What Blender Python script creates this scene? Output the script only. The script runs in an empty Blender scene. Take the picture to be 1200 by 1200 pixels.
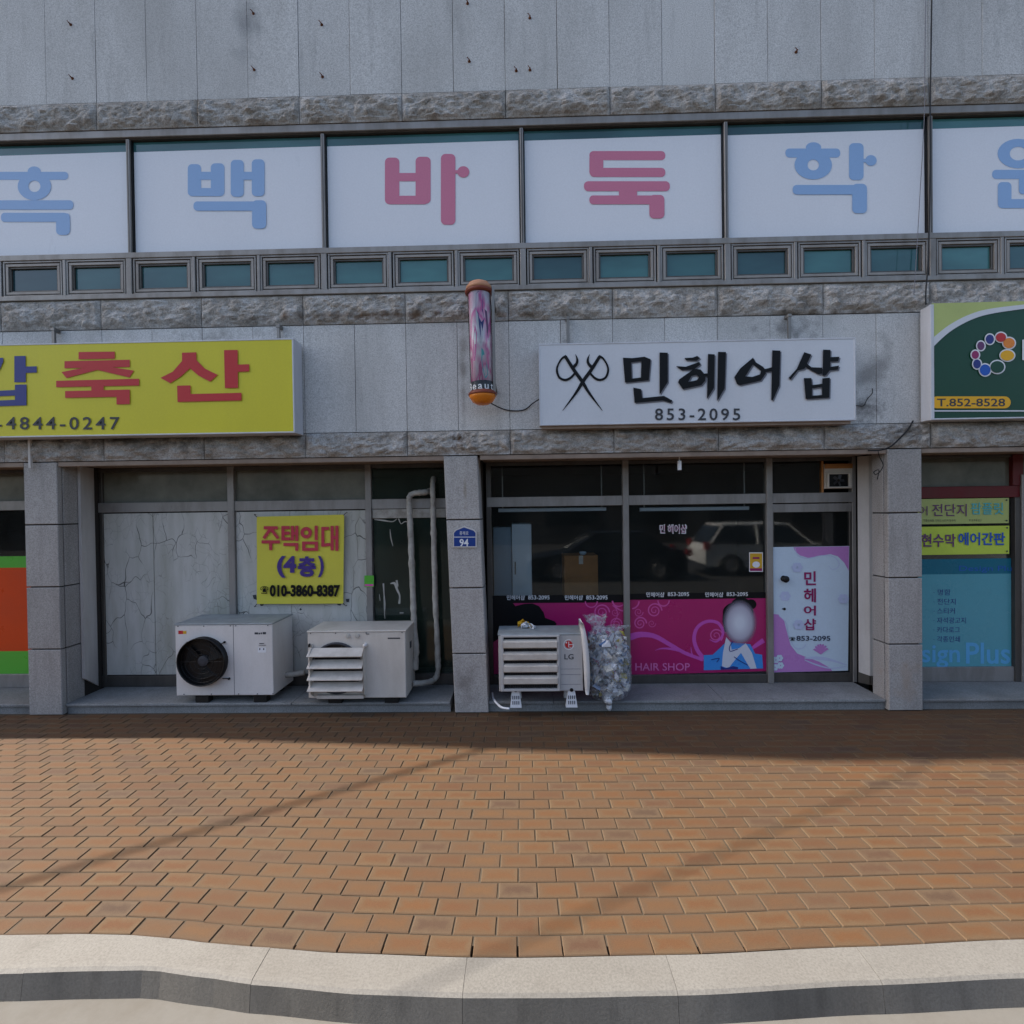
import bpy, math, random
from mathutils import Vector, Matrix, noise
from mathutils.geometry import tessellate_polygon
random.seed(7)
sc = bpy.context.scene
col = sc.collection
# ------------------------------------------------------------------ camera, sky, sun, exposure
F = 5.25                      # distance of the facade plane (pillar fronts), metres
HC = 2.126                    # camera height above the pavement
YAW, PITCH, ROLL = math.radians(1.2077), math.radians(-0.6096), math.radians(-0.7875)
def cam_rot():
    cy, sy = math.cos(YAW), math.sin(YAW); cp, sp = math.cos(PITCH), math.sin(PITCH); cr, sr = math.cos(ROLL), math.sin(ROLL)
    Rz = Matrix(((cy, sy, 0), (-sy, cy, 0), (0, 0, 1)))
    Rx = Matrix(((1, 0, 0), (0, cp, sp), (0, -sp, cp)))
    Ry = Matrix(((cr, 0, sr), (0, 1, 0), (-sr, 0, cr)))
    return Ry @ Rx @ Rz      # world -> (right, forward, up)
WM = cam_rot(); WMI = WM.transposed()
cd = bpy.data.cameras.new('camera'); cam = bpy.data.objects.new('camera', cd); col.objects.link(cam)
cd.sensor_width = 36; cd.lens = 18.0; cd.clip_start = 0.05; cd.clip_end = 2000
r_, f_, u_ = WM[0], WM[1], WM[2]
cam.matrix_world = Matrix(((r_[0], u_[0], -f_[0], 0), (r_[1], u_[1], -f_[1], 0), (r_[2], u_[2], -f_[2], HC), (0, 0, 0, 1)))
sc.camera = cam
SUN = Vector((-1.0, 0.085, 1.05)).normalized()      # towards the sun
world = bpy.data.worlds.new('World'); sc.world = world; world.use_nodes = True
wn = world.node_tree
bg = wn.nodes['Background']
sky = wn.nodes.new('ShaderNodeTexSky'); sky.sky_type = 'NISHITA'; sky.sun_disc = False
sky.sun_elevation = math.asin(SUN.z); sky.sun_rotation = math.atan2(SUN.x, SUN.y)
sky.air_density = 1.0; sky.dust_density = 2.6; sky.ozone_density = 1.0
bg.inputs['Strength'].default_value = 0.13
wn.links.new(sky.outputs[0], bg.inputs[0])
sl = bpy.data.lights.new('sun', 'SUN'); sl.energy = 5.0; sl.angle = math.radians(0.53); sl.color = (1.0, 0.93, 0.83)
so = bpy.data.objects.new('sun', sl); col.objects.link(so); so.rotation_euler = SUN.to_track_quat('Z', 'Y').to_euler(); so.location = (-20, 5, 25)
sc.view_settings.view_transform = 'Standard'; sc.view_settings.look = 'None'
sc.view_settings.exposure = 1.13; sc.view_settings.gamma = 1.0; sc.view_settings.use_curve_mapping = False
sc.render.engine = 'CYCLES'
sc.cycles.max_bounces = 8; sc.cycles.transparent_max_bounces = 16; sc.cycles.use_denoising = True
sc.cycles.caustics_reflective = False; sc.cycles.caustics_refractive = False

# ------------------------------------------------------------------ survey helpers
def ray(px, py):
    d = WMI @ Vector(((px - 600) / 600, 1.0, (600 - py) / 600))
    return d
def S(px, py, Y=F):           # where a photographed point lies on the vertical plane at distance Y
    d = ray(px, py); return Vector((d.x / d.y * Y, Y, HC + d.z / d.y * Y))
def G(px, py, z=0.0):         # the same on a level plane
    d = ray(px, py); t = (z - HC) / d.z; return Vector((d.x * t, d.y * t, z))
def zz(py, Y=F, px=600): return S(px, py, Y).z
def xx(px, Y=F, py=600): return S(px, py, Y).x

# ------------------------------------------------------------------ materials
def lin(c):
    return tuple((v / 255 / 12.92) if v / 255 <= .04045 else (((v / 255 + .055) / 1.055) ** 2.4) for v in c)
class NT:
    def __init__(s, name):
        s.m = bpy.data.materials.new(name); s.m.use_nodes = True; s.t = s.m.node_tree
        s.b = s.t.nodes['Principled BSDF']; s.out = s.t.nodes['Material Output']
    def n(s, typ, **kw):
        x = s.t.nodes.new(typ)
        for k, v in kw.items():
            if k in x.inputs: x.inputs[k].default_value = v
            else: setattr(x, k, v)
        return x
    def l(s, a, b): s.t.links.new(a, b)
    def coords(s, scale=(1, 1, 1), kind='Object'):
        if kind == 'World': o = s.n('ShaderNodeNewGeometry').outputs['Position']
        else: o = s.n('ShaderNodeTexCoord').outputs[kind]
        mp = s.n('ShaderNodeMapping'); mp.inputs['Scale'].default_value = scale
        s.l(o, mp.inputs['Vector']); return mp.outputs[0]
    def noise(s, vec, scale, detail=4, rough=.6):
        x = s.n('ShaderNodeTexNoise'); x.inputs['Scale'].default_value = scale; x.inputs['Detail'].default_value = detail
        x.inputs['Roughness'].default_value = rough; s.l(vec, x.inputs['Vector']); return x.outputs['Fac']
    def ramp(s, fac, stops):
        x = s.n('ShaderNodeValToRGB'); e = x.color_ramp.elements
        while len(e) > 1: e.remove(e[-1])
        for i, (p, c) in enumerate(stops):
            if not isinstance(c, (tuple, list)): c = (c, c, c)
            k = e[0] if i == 0 else e.new(p)
            k.position = p; k.color = (*c, 1)
        s.l(fac, x.inputs[0]); return x.outputs[0]
    def mix(s, fac, a, b, mode='MIX'):
        x = s.n('ShaderNodeMix'); x.data_type = 'RGBA'; x.blend_type = mode
        for i, v in ((0, fac), (6, a), (7, b)):
            if hasattr(v, 'links'): s.l(v, x.inputs[i])
            elif i == 0: x.inputs[0].default_value = v
            else: x.inputs[i].default_value = (*v, 1)
        return x.outputs[2]
    def math(s, op, a, b=0.0):
        x = s.n('ShaderNodeMath'); x.operation = op
        for i, v in enumerate((a, b)):
            if hasattr(v, 'links'): s.l(v, x.inputs[i])
            else: x.inputs[i].default_value = v
        return x.outputs[0]
    def bump(s, h, strength=.3, dist=.01):
        x = s.n('ShaderNodeBump'); x.inputs['Strength'].default_value = strength; x.inputs['Distance'].default_value = dist
        s.l(h, x.inputs['Height']); s.l(x.outputs[0], s.b.inputs['Normal'])
    def base(s, c):
        if hasattr(c, 'links'): s.l(c, s.b.inputs['Base Color'])
        else: s.b.inputs['Base Color'].default_value = (*c, 1)
    def set(s, **kw):
        for k, v in kw.items():
            k = k.replace('_', ' ')
            if hasattr(v, 'links'): s.l(v, s.b.inputs[k])
            else: s.b.inputs[k].default_value = v
MATS = {}
def painted(name, c, rough=.5, dirt=.25, scale=3.0, metal=0.0, dirtc=(70, 62, 52), streak=False, spec=.3):
    t = NT(name); v = t.coords((1, 1, .25) if streak else (1, 1, 1), 'World')
    n1 = t.noise(v, scale, 6, .65); m = t.ramp(n1, [(.42, 0), (.78, 1)])
    n2 = t.noise(t.coords((1, 1, 1), 'World'), 60, 2)
    a = t.mix(t.math('MULTIPLY', m, dirt), lin(c), lin(dirtc))
    a = t.mix(t.math('MULTIPLY', n2, .12), a, (0, 0, 0))
    t.base(a); t.set(Roughness=t.math('ADD', t.math('MULTIPLY', n1, .25), rough - .12), Metallic=metal, Specular_IOR_Level=spec)
    MATS[name] = t.m; return t.m
def granite(name, base, tint, dark=.55, speck=260, stain=.5, rnd=.12, bump=.15, lo=.68, hi=1.24):
    t = NT(name); v = t.coords((1, 1, 1), 'World')
    g = t.noise(v, speck * .35, 3, .8); sp = t.ramp(g, [(.36, lo), (.5, 1.0), (.64, hi)])
    c = t.mix(1.0, lin(base), sp, 'MULTIPLY')
    big = t.noise(t.coords((1, 1, .3), 'World'), 1.1, 6, .65)
    c = t.mix(t.math('MULTIPLY', t.ramp(big, [(.42, 0), (.72, 1)]), stain), c, lin(tint))
    med = t.noise(t.coords((6, 6, .6), 'World'), 1.6, 5, .6)
    c = t.mix(t.math('MULTIPLY', t.ramp(med, [(.55, 0), (.8, 1)]), stain * .6), c, tuple(x * .5 for x in lin(tint)))
    oi = t.n('ShaderNodeObjectInfo').outputs['Random']
    k = t.math('ADD', t.math('MULTIPLY', oi, rnd * 2), 1 - rnd)
    c = t.mix(1.0, c, k, 'MULTIPLY')
    t.base(c); t.set(Roughness=.72, Specular_IOR_Level=.35); t.bump(g, bump, .004)
    MATS[name] = t.m; return t.m
granite('slab', (190, 189, 187), (140, 138, 134), stain=.5, rnd=.045)
granite('pillar_stone', (162, 158, 154), (112, 104, 98), stain=.5, rnd=.08)
granite('sill_stone', (132, 133, 132), (84, 82, 80), stain=.6, rnd=.05)
granite('kerb_stone', (112, 109, 104), (90, 84, 77), stain=.4, rnd=.05, bump=.15, lo=.82, hi=1.16)
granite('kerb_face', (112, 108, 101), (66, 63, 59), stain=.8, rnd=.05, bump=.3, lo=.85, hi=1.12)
# split-face stone
def m_rough():
    t = NT('split_stone'); v = t.coords((1, 1, 1), 'World')
    g = t.noise(v, 70, 4, .8); big = t.noise(v, 5.0, 8, .7); b3 = t.noise(t.coords((1, 1, 2.4), 'World'), 11, 6, .75)
    c = t.ramp(big, [(.3, lin((122, 116, 108))), (.5, lin((160, 155, 149))), (.68, lin((182, 180, 178)))])
    c = t.mix(t.ramp(b3, [(.55, 0), (.72, .42)]), c, lin((98, 76, 52)))
    c = t.mix(1.0, c, t.ramp(g, [(.35, .6), (.5, 1.0), (.66, 1.3)]), 'MULTIPLY')
    # lichen and rain dirt that has run down to the lower edge of the stones
    t.base(c); t.set(Roughness=.9, Specular_IOR_Level=.2)
    h = t.math('ADD', t.math('MULTIPLY', b3, 1.0), t.math('MULTIPLY', g, .35)); t.bump(h, .55, .02)
    MATS['rough'] = t.m
m_rough()
def m_paver():
    t = NT('clay_paver')
    uv = t.n('ShaderNodeTexCoord').outputs['UV']; sx = t.n('ShaderNodeSeparateXYZ'); t.l(uv, sx.inputs[0])
    def edge(o, k):   # 0 at the rim, 1 inside
        a = t.math('ABSOLUTE', t.math('SUBTRACT', o, .5)); return t.math('MULTIPLY', t.math('SUBTRACT', .5, a), k)
    v = t.coords((1, 1, 1), 'World'); n = t.noise(v, 26, 5, .7); fine = t.noise(v, 190, 3, .8); big = t.noise(v, .8, 4, .6)
    e = t.math('MINIMUM', edge(sx.outputs[0], 4.6), edge(sx.outputs[1], 2.5))
    e = t.math('ADD', e, t.math('MULTIPLY', t.math('SUBTRACT', n, .5), 1.5))
    e = t.math('ADD', e, t.math('MULTIPLY', t.math('SUBTRACT', t.math('FRACT', t.math('MULTIPLY', t.n('ShaderNodeNewGeometry').outputs['Random Per Island'], 7.3)), .5), .3))
    e = t.ramp(e, [(.15, 0), (.95, 1)])
    r = t.math('FRACT', t.math('ADD', t.n('ShaderNodeObjectInfo').outputs['Random'], t.n('ShaderNodeNewGeometry').outputs['Random Per Island']))
    core = t.ramp(r, [(0, lin((85, 56, 33))), (.3, lin((90, 60, 34))), (.55, lin((80, 53, 34))), (.72, lin((89, 63, 39))), (.9, lin((76, 52, 37))), (1, lin((68, 52, 40)))])
    rim = t.ramp(r, [(0, lin((90, 71, 50))), (.6, lin((80, 60, 42))), (1, lin((84, 68, 52)))])
    c = t.mix(e, rim, core)
    c = t.mix(t.ramp(big, [(.35, 0), (.7, .5)]), c, lin((82, 65, 48)))
    c = t.mix(1.0, c, t.ramp(fine, [(.35, .85), (.5, 1), (.68, 1.12)]), 'MULTIPLY')
    t.base(c); t.set(Roughness=.82, Specular_IOR_Level=.3); t.bump(fine, .35, .003)
    MATS['paver'] = t.m
m_paver()
painted('mortar', (76, 66, 54), .9, .4, 8, dirtc=(70, 62, 50))
painted('asphalt', (104, 101, 96), .92, .6, 4.5, dirtc=(92, 86, 78))
painted('road_far', (56, 55, 54), .9, .3, 2)
painted('joint', (52, 48, 45), .95, .2)
painted('stain_metal', (132, 128, 124), .42, .45, 5, metal=.55, dirtc=(70, 58, 48), streak=True)
painted('alum', (146, 142, 138), .45, .55, 6, metal=.35, dirtc=(82, 72, 62), streak=True)
painted('alum_dark', (92, 88, 84), .4, .5, 5, metal=.45, dirtc=(44, 38, 32), streak=True)
painted('sash_metal', (150, 144, 138), .45, .5, 6, metal=.2, dirtc=(96, 84, 74), streak=True)
painted('trim_brown', (146, 128, 114), .5, .5, 6, dirtc=(80, 64, 52))
painted('red_frame', (98, 20, 24), .45, .3, 6)
painted('white_paint', (205, 200, 196), .6, .35, 4, dirtc=(120, 108, 96), streak=True)
painted('ac_white', (214, 210, 206), .42, .3, 3.5, dirtc=(150, 140, 126), streak=True)
painted('ac_cream', (206, 199, 189), .42, .4, 3.5, dirtc=(128, 112, 92), streak=True)
painted('ac_grey', (186, 184, 182), .42, .3, 4, dirtc=(120, 112, 104), streak=True)
painted('ac_top', (150, 156, 158), .5, .5, 6, dirtc=(96, 94, 88))
painted('slat', (206, 198, 188), .45, .4, 7, dirtc=(120, 108, 92))
painted('black', (16, 16, 18), .4, .2, 6, dirtc=(50, 46, 42))
painted('blackprint', (12, 12, 15), .5, 0, spec=.2)
painted('darkgrey', (58, 60, 66), .5, .2, 6)
painted('navyprint', (52, 60, 82), .5, 0)
painted('shadowprint', (112, 112, 120), .5, 0)
painted('rubber', (26, 25, 24), .8, .4, 9)
painted('rust', (104, 58, 32), .85, .6, 20, dirtc=(40, 30, 24))
painted('sign_yellow', (206, 196, 44), .4, .16, 1.6, dirtc=(150, 140, 70), streak=True)
painted('sign_red', (186, 44, 48), .4, 0)
painted('sign_blue', (42, 52, 122), .4, 0)
painted('sign_white', (204, 206, 211), .35, .15, 1.4, dirtc=(140, 142, 146), streak=True)
painted('sign_side', (198, 200, 206), .45, .35, 4, dirtc=(110, 104, 96), streak=True)
painted('sign_green', (10, 64, 44), .35, .1, 2)
painted('sign_lime', (176, 186, 112), .4, .15, 2)
painted('sign_amber', (226, 168, 22), .4, 0)
painted('film_white', (224, 225, 230), .3, .1, .9, dirtc=(170, 176, 190), streak=True)
painted('film_blue', (144, 176, 216), .4, 0)
painted('film_red', (204, 122, 148), .4, 0)
painted('banner_yellow', (214, 204, 74), .7, .2, 2.2, dirtc=(176, 166, 92))
painted('banner_red', (192, 62, 78), .7, 0)
painted('banner_violet', (74, 56, 128), .7, 0)
painted('banner_lime', (196, 214, 78), .5, .15, 3)
painted('plum', (104, 62, 104), .5, 0)
painted('aqua', (86, 178, 180), .5, 0)
painted('blue', (36, 88, 176), .5, 0)
painted('plate_blue', (28, 58, 128), .35, .12, 20)
painted('white', (226, 226, 228), .5, .08, 5)
painted('magenta', (168, 26, 98), .3, .08, 2, spec=.5)
painted('pink_line', (206, 88, 158), .3, 0)
painted('pink_swash', (196, 84, 176), .3, 0)
painted('pink_text', (214, 112, 174), .3, 0)
painted('kimono', (64, 140, 214), .3, 0)
painted('skin_print', (204, 206, 216), .4, 0)
painted('lav', (196, 212, 226), .3, .05)
painted('lav_pale', (186, 194, 222), .3, 0)
painted('orchid', (186, 128, 190), .3, 0)
painted('wine', (142, 32, 92), .3, 0)
painted('teal_film', (92, 160, 172), .25, .1, 3)
painted('teal_dark', (30, 108, 128), .25, .1, 3)
painted('teal_text', (96, 170, 214), .3, 0)
painted('orange_film', (214, 72, 24), .3, .1)
painted('green_film', (92, 176, 62), .3, .1)
painted('cap_orange', (222, 128, 34), .25, .15, 9)
painted('cap_faded', (196, 140, 106), .5, .4, 9, dirtc=(120, 80, 60))
painted('cap_brown', (124, 58, 40), .45, .3, 9)
painted('room_wall', (60, 58, 56), .9, .2)
painted('room_dark', (26, 26, 26), .9, .2)
painted('cabinet', (226, 236, 246), .4, .1)
painted('cabinet_side', (150, 172, 190), .4, .1)
painted('cardboard', (176, 122, 74), .85, .2, 12)
painted('gold', (206, 160, 42), .4, 0)
painted('foam', (178, 174, 166), .85, .7, 9, dirtc=(96, 86, 70))
painted('concrete', (128, 124, 120), .9, .4, 3)
painted('car_white', (228, 226, 222), .25, .05)
painted('car_dark', (26, 30, 38), .22, .05)
painted('tail_red', (150, 14, 16), .2, 0)
painted('far_wall', (70, 66, 62), .9, .5, .6)
painted('far_pane', (22, 26, 30), .2, 0)
def m_glass(name, tint, refl=1.0, rough=0.0, ior=1.5, dust=0.0, dust_hazec=(120, 124, 120)):
    t = NT(name); tr = t.n('ShaderNodeBsdfTransparent'); tr.inputs[0].default_value = (*tint, 1)
    gl = t.n('ShaderNodeBsdfGlossy'); gl.inputs['Roughness'].default_value = rough; gl.inputs['Color'].default_value = (refl, refl, refl, 1)
    fr = t.n('ShaderNodeFresnel'); fr.inputs[0].default_value = ior
    df = t.n('ShaderNodeBsdfDiffuse'); df.inputs[0].default_value = (*lin(dust_hazec), 1); md = t.n('ShaderNodeMixShader')
    n = t.noise(t.coords((1, 1, .5), 'World'), 2.2, 5, .65); t.l(t.ramp(n, [(.3, dust * .5), (.75, dust * 1.6)]), md.inputs[0]); t.l(tr.outputs[0], md.inputs[1]); t.l(df.outputs[0], md.inputs[2])
    mx = t.n('ShaderNodeMixShader'); t.l(fr.outputs[0], mx.inputs[0]); t.l(md.outputs[0], mx.inputs[1]); t.l(gl.outputs[0], mx.inputs[2])
    t.l(mx.outputs[0], t.out.inputs[0]); MATS[name] = t.m
m_glass('glass', (.88, .91, .91), rough=.035, ior=1.45, dust=.03); m_glass('glass_dirty', (.6, .66, .6), rough=.06, ior=1.4, dust=.12, dust_hazec=(96, 116, 104))  # clear glass gets a painted haze lifting its blacks; dirty pane gets grime
def m_face():   # printed face without features, its rim melting into the film
    t = NT('soft_face'); g = t.n('ShaderNodeTexCoord').outputs['Generated']
    sb = t.n('ShaderNodeVectorMath'); sb.operation = 'SUBTRACT'; t.l(g, sb.inputs[0]); sb.inputs[1].default_value = (.5, .5, .5)
    ml = t.n('ShaderNodeVectorMath'); ml.operation = 'MULTIPLY'; t.l(sb.outputs[0], ml.inputs[0]); ml.inputs[1].default_value = (1, 0, 1)
    ln = t.n('ShaderNodeVectorMath'); ln.operation = 'LENGTH'; t.l(ml.outputs[0], ln.inputs[0]); d = ln.outputs['Value']
    t.base(t.ramp(d, [(.1, lin((206, 208, 216))), (.45, lin((150, 140, 160)))])); tr = t.n('ShaderNodeBsdfTransparent'); mx = t.n('ShaderNodeMixShader')
    t.l(t.ramp(d, [(.34, 0), (.5, 1)]), mx.inputs[0]); t.l(t.b.outputs[0], mx.inputs[1]); t.l(tr.outputs[0], mx.inputs[2]); t.l(mx.outputs[0], t.out.inputs[0]); MATS['soft_face'] = t.m
m_face()
def m_teal():
    t = NT('teal_glass'); v = t.coords((1, 1, 1), 'World'); n = t.noise(t.coords((.7, 1, 2.2), 'World'), 1.3, 3, .5)
    oi = t.n('ShaderNodeObjectInfo').outputs['Random']
    c = t.mix(t.ramp(oi, [(.2, 0), (.9, .8)]), lin((72, 124, 124)), lin((38, 62, 70)))
    c = t.mix(t.ramp(n, [(.35, .5), (.65, 0)]), c, lin((22, 40, 50)))
    t.base(c); t.set(Roughness=.08, Specular_IOR_Level=.55); MATS['teal'] = t.m
m_teal()
def m_frost():
    t = NT('frosted_pane'); v = t.coords((1, 1, 1), 'World'); n = t.noise(v, 2.5, 5, .6)
    t.base(t.ramp(n, [(.3, lin((78, 80, 72))), (.7, lin((116, 116, 106)))])); t.set(Roughness=.16); MATS['frost'] = t.m
m_frost()
def m_board():
    t = NT('cracked_board'); v = t.coords((1, 1, .62), 'World')
    nz = t.n('ShaderNodeTexNoise', Scale=4.0); t.l(v, nz.inputs['Vector'])
    vv = t.n('ShaderNodeVectorMath'); vv.operation = 'MULTIPLY_ADD'; t.l(nz.outputs['Color'], vv.inputs[0]); vv.inputs[1].default_value = (.22, 0, .22); t.l(v, vv.inputs[2])
    sq = t.n('ShaderNodeVectorMath'); sq.operation = 'MULTIPLY'; t.l(vv.outputs[0], sq.inputs[0]); sq.inputs[1].default_value = (1, 0, 1)
    vo = t.n('ShaderNodeTexVoronoi', feature='DISTANCE_TO_EDGE', Scale=5.0); t.l(sq.outputs[0], vo.inputs['Vector'])
    vo2 = t.n('ShaderNodeTexVoronoi', feature='DISTANCE_TO_EDGE', Scale=13.0); t.l(sq.outputs[0], vo2.inputs['Vector'])
    area = t.noise(t.coords((1, 1, 1), 'World'), 1.9, 3, .5); area2 = t.noise(t.coords((1, 1, 1), 'World'), 3.7, 3, .5)
    k1 = t.math('MULTIPLY', t.ramp(vo.outputs['Distance'], [(.003, 1), (.014, 0)]), t.ramp(area, [(.46, 0), (.56, 1)]))
    k2 = t.math('MULTIPLY', t.ramp(vo2.outputs['Distance'], [(.004, .4), (.02, 0)]), t.ramp(area2, [(.5, 0), (.58, 1)]))
    k = t.math('MAXIMUM', k1, k2)
    st = t.noise(t.coords((3, 3, .5), 'World'), 1.5, 5, .6)
    c = t.ramp(st, [(.3, lin((158, 157, 146))), (.6, lin((188, 186, 180))), (.8, lin((154, 150, 136)))])
    c = t.mix(k, c, lin((66, 66, 62)))
    t.base(c); t.set(Roughness=.7); t.bump(t.math('SUBTRACT', 1.0, k), .6, .006); MATS['board'] = t.m
m_board()
def m_plastic():
    t = NT('bag_film'); v = t.coords((1, 1, 1), 'Object'); n = t.noise(v, 22, 4, .6)
    n2 = t.noise(v, 9, 6, .75); t.base(lin((226, 232, 240))); t.set(Roughness=.12); t.bump(t.math('ADD', n, n2), 1.0, .05)
    tr = t.n('ShaderNodeBsdfTransparent'); mx = t.n('ShaderNodeMixShader')
    t.l(t.ramp(n, [(.35, .5), (.62, .93)]), mx.inputs[0]); t.l(t.b.outputs[0], mx.inputs[1]); t.l(tr.outputs[0], mx.inputs[2]); t.l(mx.outputs[0], t.out.inputs[0])
    MATS['bag'] = t.m
m_plastic()
def m_waste():
    t = NT('waste'); r = t.n('ShaderNodeNewGeometry').outputs['Random Per Island']
    c = t.ramp(r, [(0, lin((228, 230, 232))), (.3, lin((204, 196, 182))), (.42, lin((70, 110, 160))), (.47, lin((222, 224, 228))), (.6, lin((50, 52, 56))), (.68, lin((188, 170, 60))), (.72, lin((120, 130, 140))), (.85, lin((222, 222, 224))), (.95, lin((90, 60, 50)))])
    t.t.nodes[-1]; t.base(c); t.set(Roughness=.5); MATS['waste'] = t.m
m_waste()
def m_tube():   # printed sleeve inside the barber pole: drifting bands of pink, white and green
    t = NT('pole_print'); v = t.coords((5, 5, 2.0), 'Object'); n = t.noise(v, 1.0, 3, .5)
    c = t.ramp(n, [(.24, lin((112, 96, 128))), (.36, lin((224, 216, 224))), (.47, lin((222, 110, 172))), (.53, lin((236, 228, 236))), (.62, lin((226, 140, 184))), (.68, lin((238, 232, 236))), (.76, lin((130, 196, 150)))])
    t.base(c); t.set(Roughness=.12); t.b.inputs['Coat Weight'].default_value = .6; MATS['tube'] = t.m
m_tube()

# ------------------------------------------------------------------ mesh helpers
def stain(mat, px, py, hw, hh, color, amt, sc_=14):
    # a weathered patch with a shape of its own: a soft ellipse broken up by noise
    t = MATS[mat].node_tree; p = S(px, py, F); b = t.nodes['Principled BSDF']; src = b.inputs['Base Color'].links[0].from_socket
    def nn(ty): return t.nodes.new(ty)
    g = nn('ShaderNodeNewGeometry'); sb = nn('ShaderNodeVectorMath'); sb.operation = 'SUBTRACT'; t.links.new(g.outputs['Position'], sb.inputs[0]); sb.inputs[1].default_value = p
    ml = nn('ShaderNodeVectorMath'); ml.operation = 'MULTIPLY'; t.links.new(sb.outputs[0], ml.inputs[0]); ml.inputs[1].default_value = (1 / hw, 0, 1 / hh)
    ln = nn('ShaderNodeVectorMath'); ln.operation = 'LENGTH'; t.links.new(ml.outputs[0], ln.inputs[0])
    no = nn('ShaderNodeTexNoise'); no.inputs['Scale'].default_value = sc_; no.inputs['Detail'].default_value = 5; t.links.new(g.outputs['Position'], no.inputs['Vector'])
    a = nn('ShaderNodeMath'); a.operation = 'MULTIPLY_ADD'; t.links.new(no.outputs['Fac'], a.inputs[0]); a.inputs[1].default_value = 3.4; t.links.new(ln.outputs['Value'], a.inputs[2])
    mr = nn('ShaderNodeMapRange'); t.links.new(a.outputs[0], mr.inputs[0]); mr.inputs[1].default_value = 2.55; mr.inputs[2].default_value = 1.5; mr.inputs[3].default_value = 0; mr.inputs[4].default_value = amt
    mx = nn('ShaderNodeMix'); mx.data_type = 'RGBA'; t.links.new(mr.outputs[0], mx.inputs[0]); t.links.new(src, mx.inputs[6]); mx.inputs[7].default_value = (*lin(color), 1)
    t.links.new(mx.outputs[2], b.inputs['Base Color'])
stain('slab', 925, 386, .42, .16, (46, 44, 42), .5, 9); stain('slab', 1012, 478, .2, .2, (60, 56, 52), .7); stain('slab', 543, 440, .05, .9, (104, 98, 88), .6, 5)
stain('slab', 250, 395, .6, .1, (110, 108, 104), .5); stain('slab', 667, 395, .1, .12, (70, 66, 62), .6); stain('slab', 1022, 440, .25, .5, (96, 94, 92), .6, 5); stain('slab', 290, 20, .2, .7, (112, 114, 116), .6, 4)
stain('rough', 540, 517, .1, .14, (66, 44, 18), .95, 20); stain('rough', 810, 506, 1.9, .09, (60, 54, 46), .7, 8); stain('rough', 180, 516, 2.0, .1, (60, 54, 46), .7, 8); stain('rough', 1060, 506, .3, .2, (72, 68, 64), .7)
stain('rough', 950, 370, 1.6, .06, (64, 50, 32), .8, 8); stain('rough', 440, 370, 1.9, .05, (84, 60, 36), .8, 9)
stain('pillar_stone', 545, 570, .03, .35, (108, 92, 66), .8, 6); stain('pillar_stone', 545, 800, .22, .3, (104, 96, 90), .6, 6); stain('pillar_stone', 1060, 800, .16, .25, (150, 130, 112), .6, 6)
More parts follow.
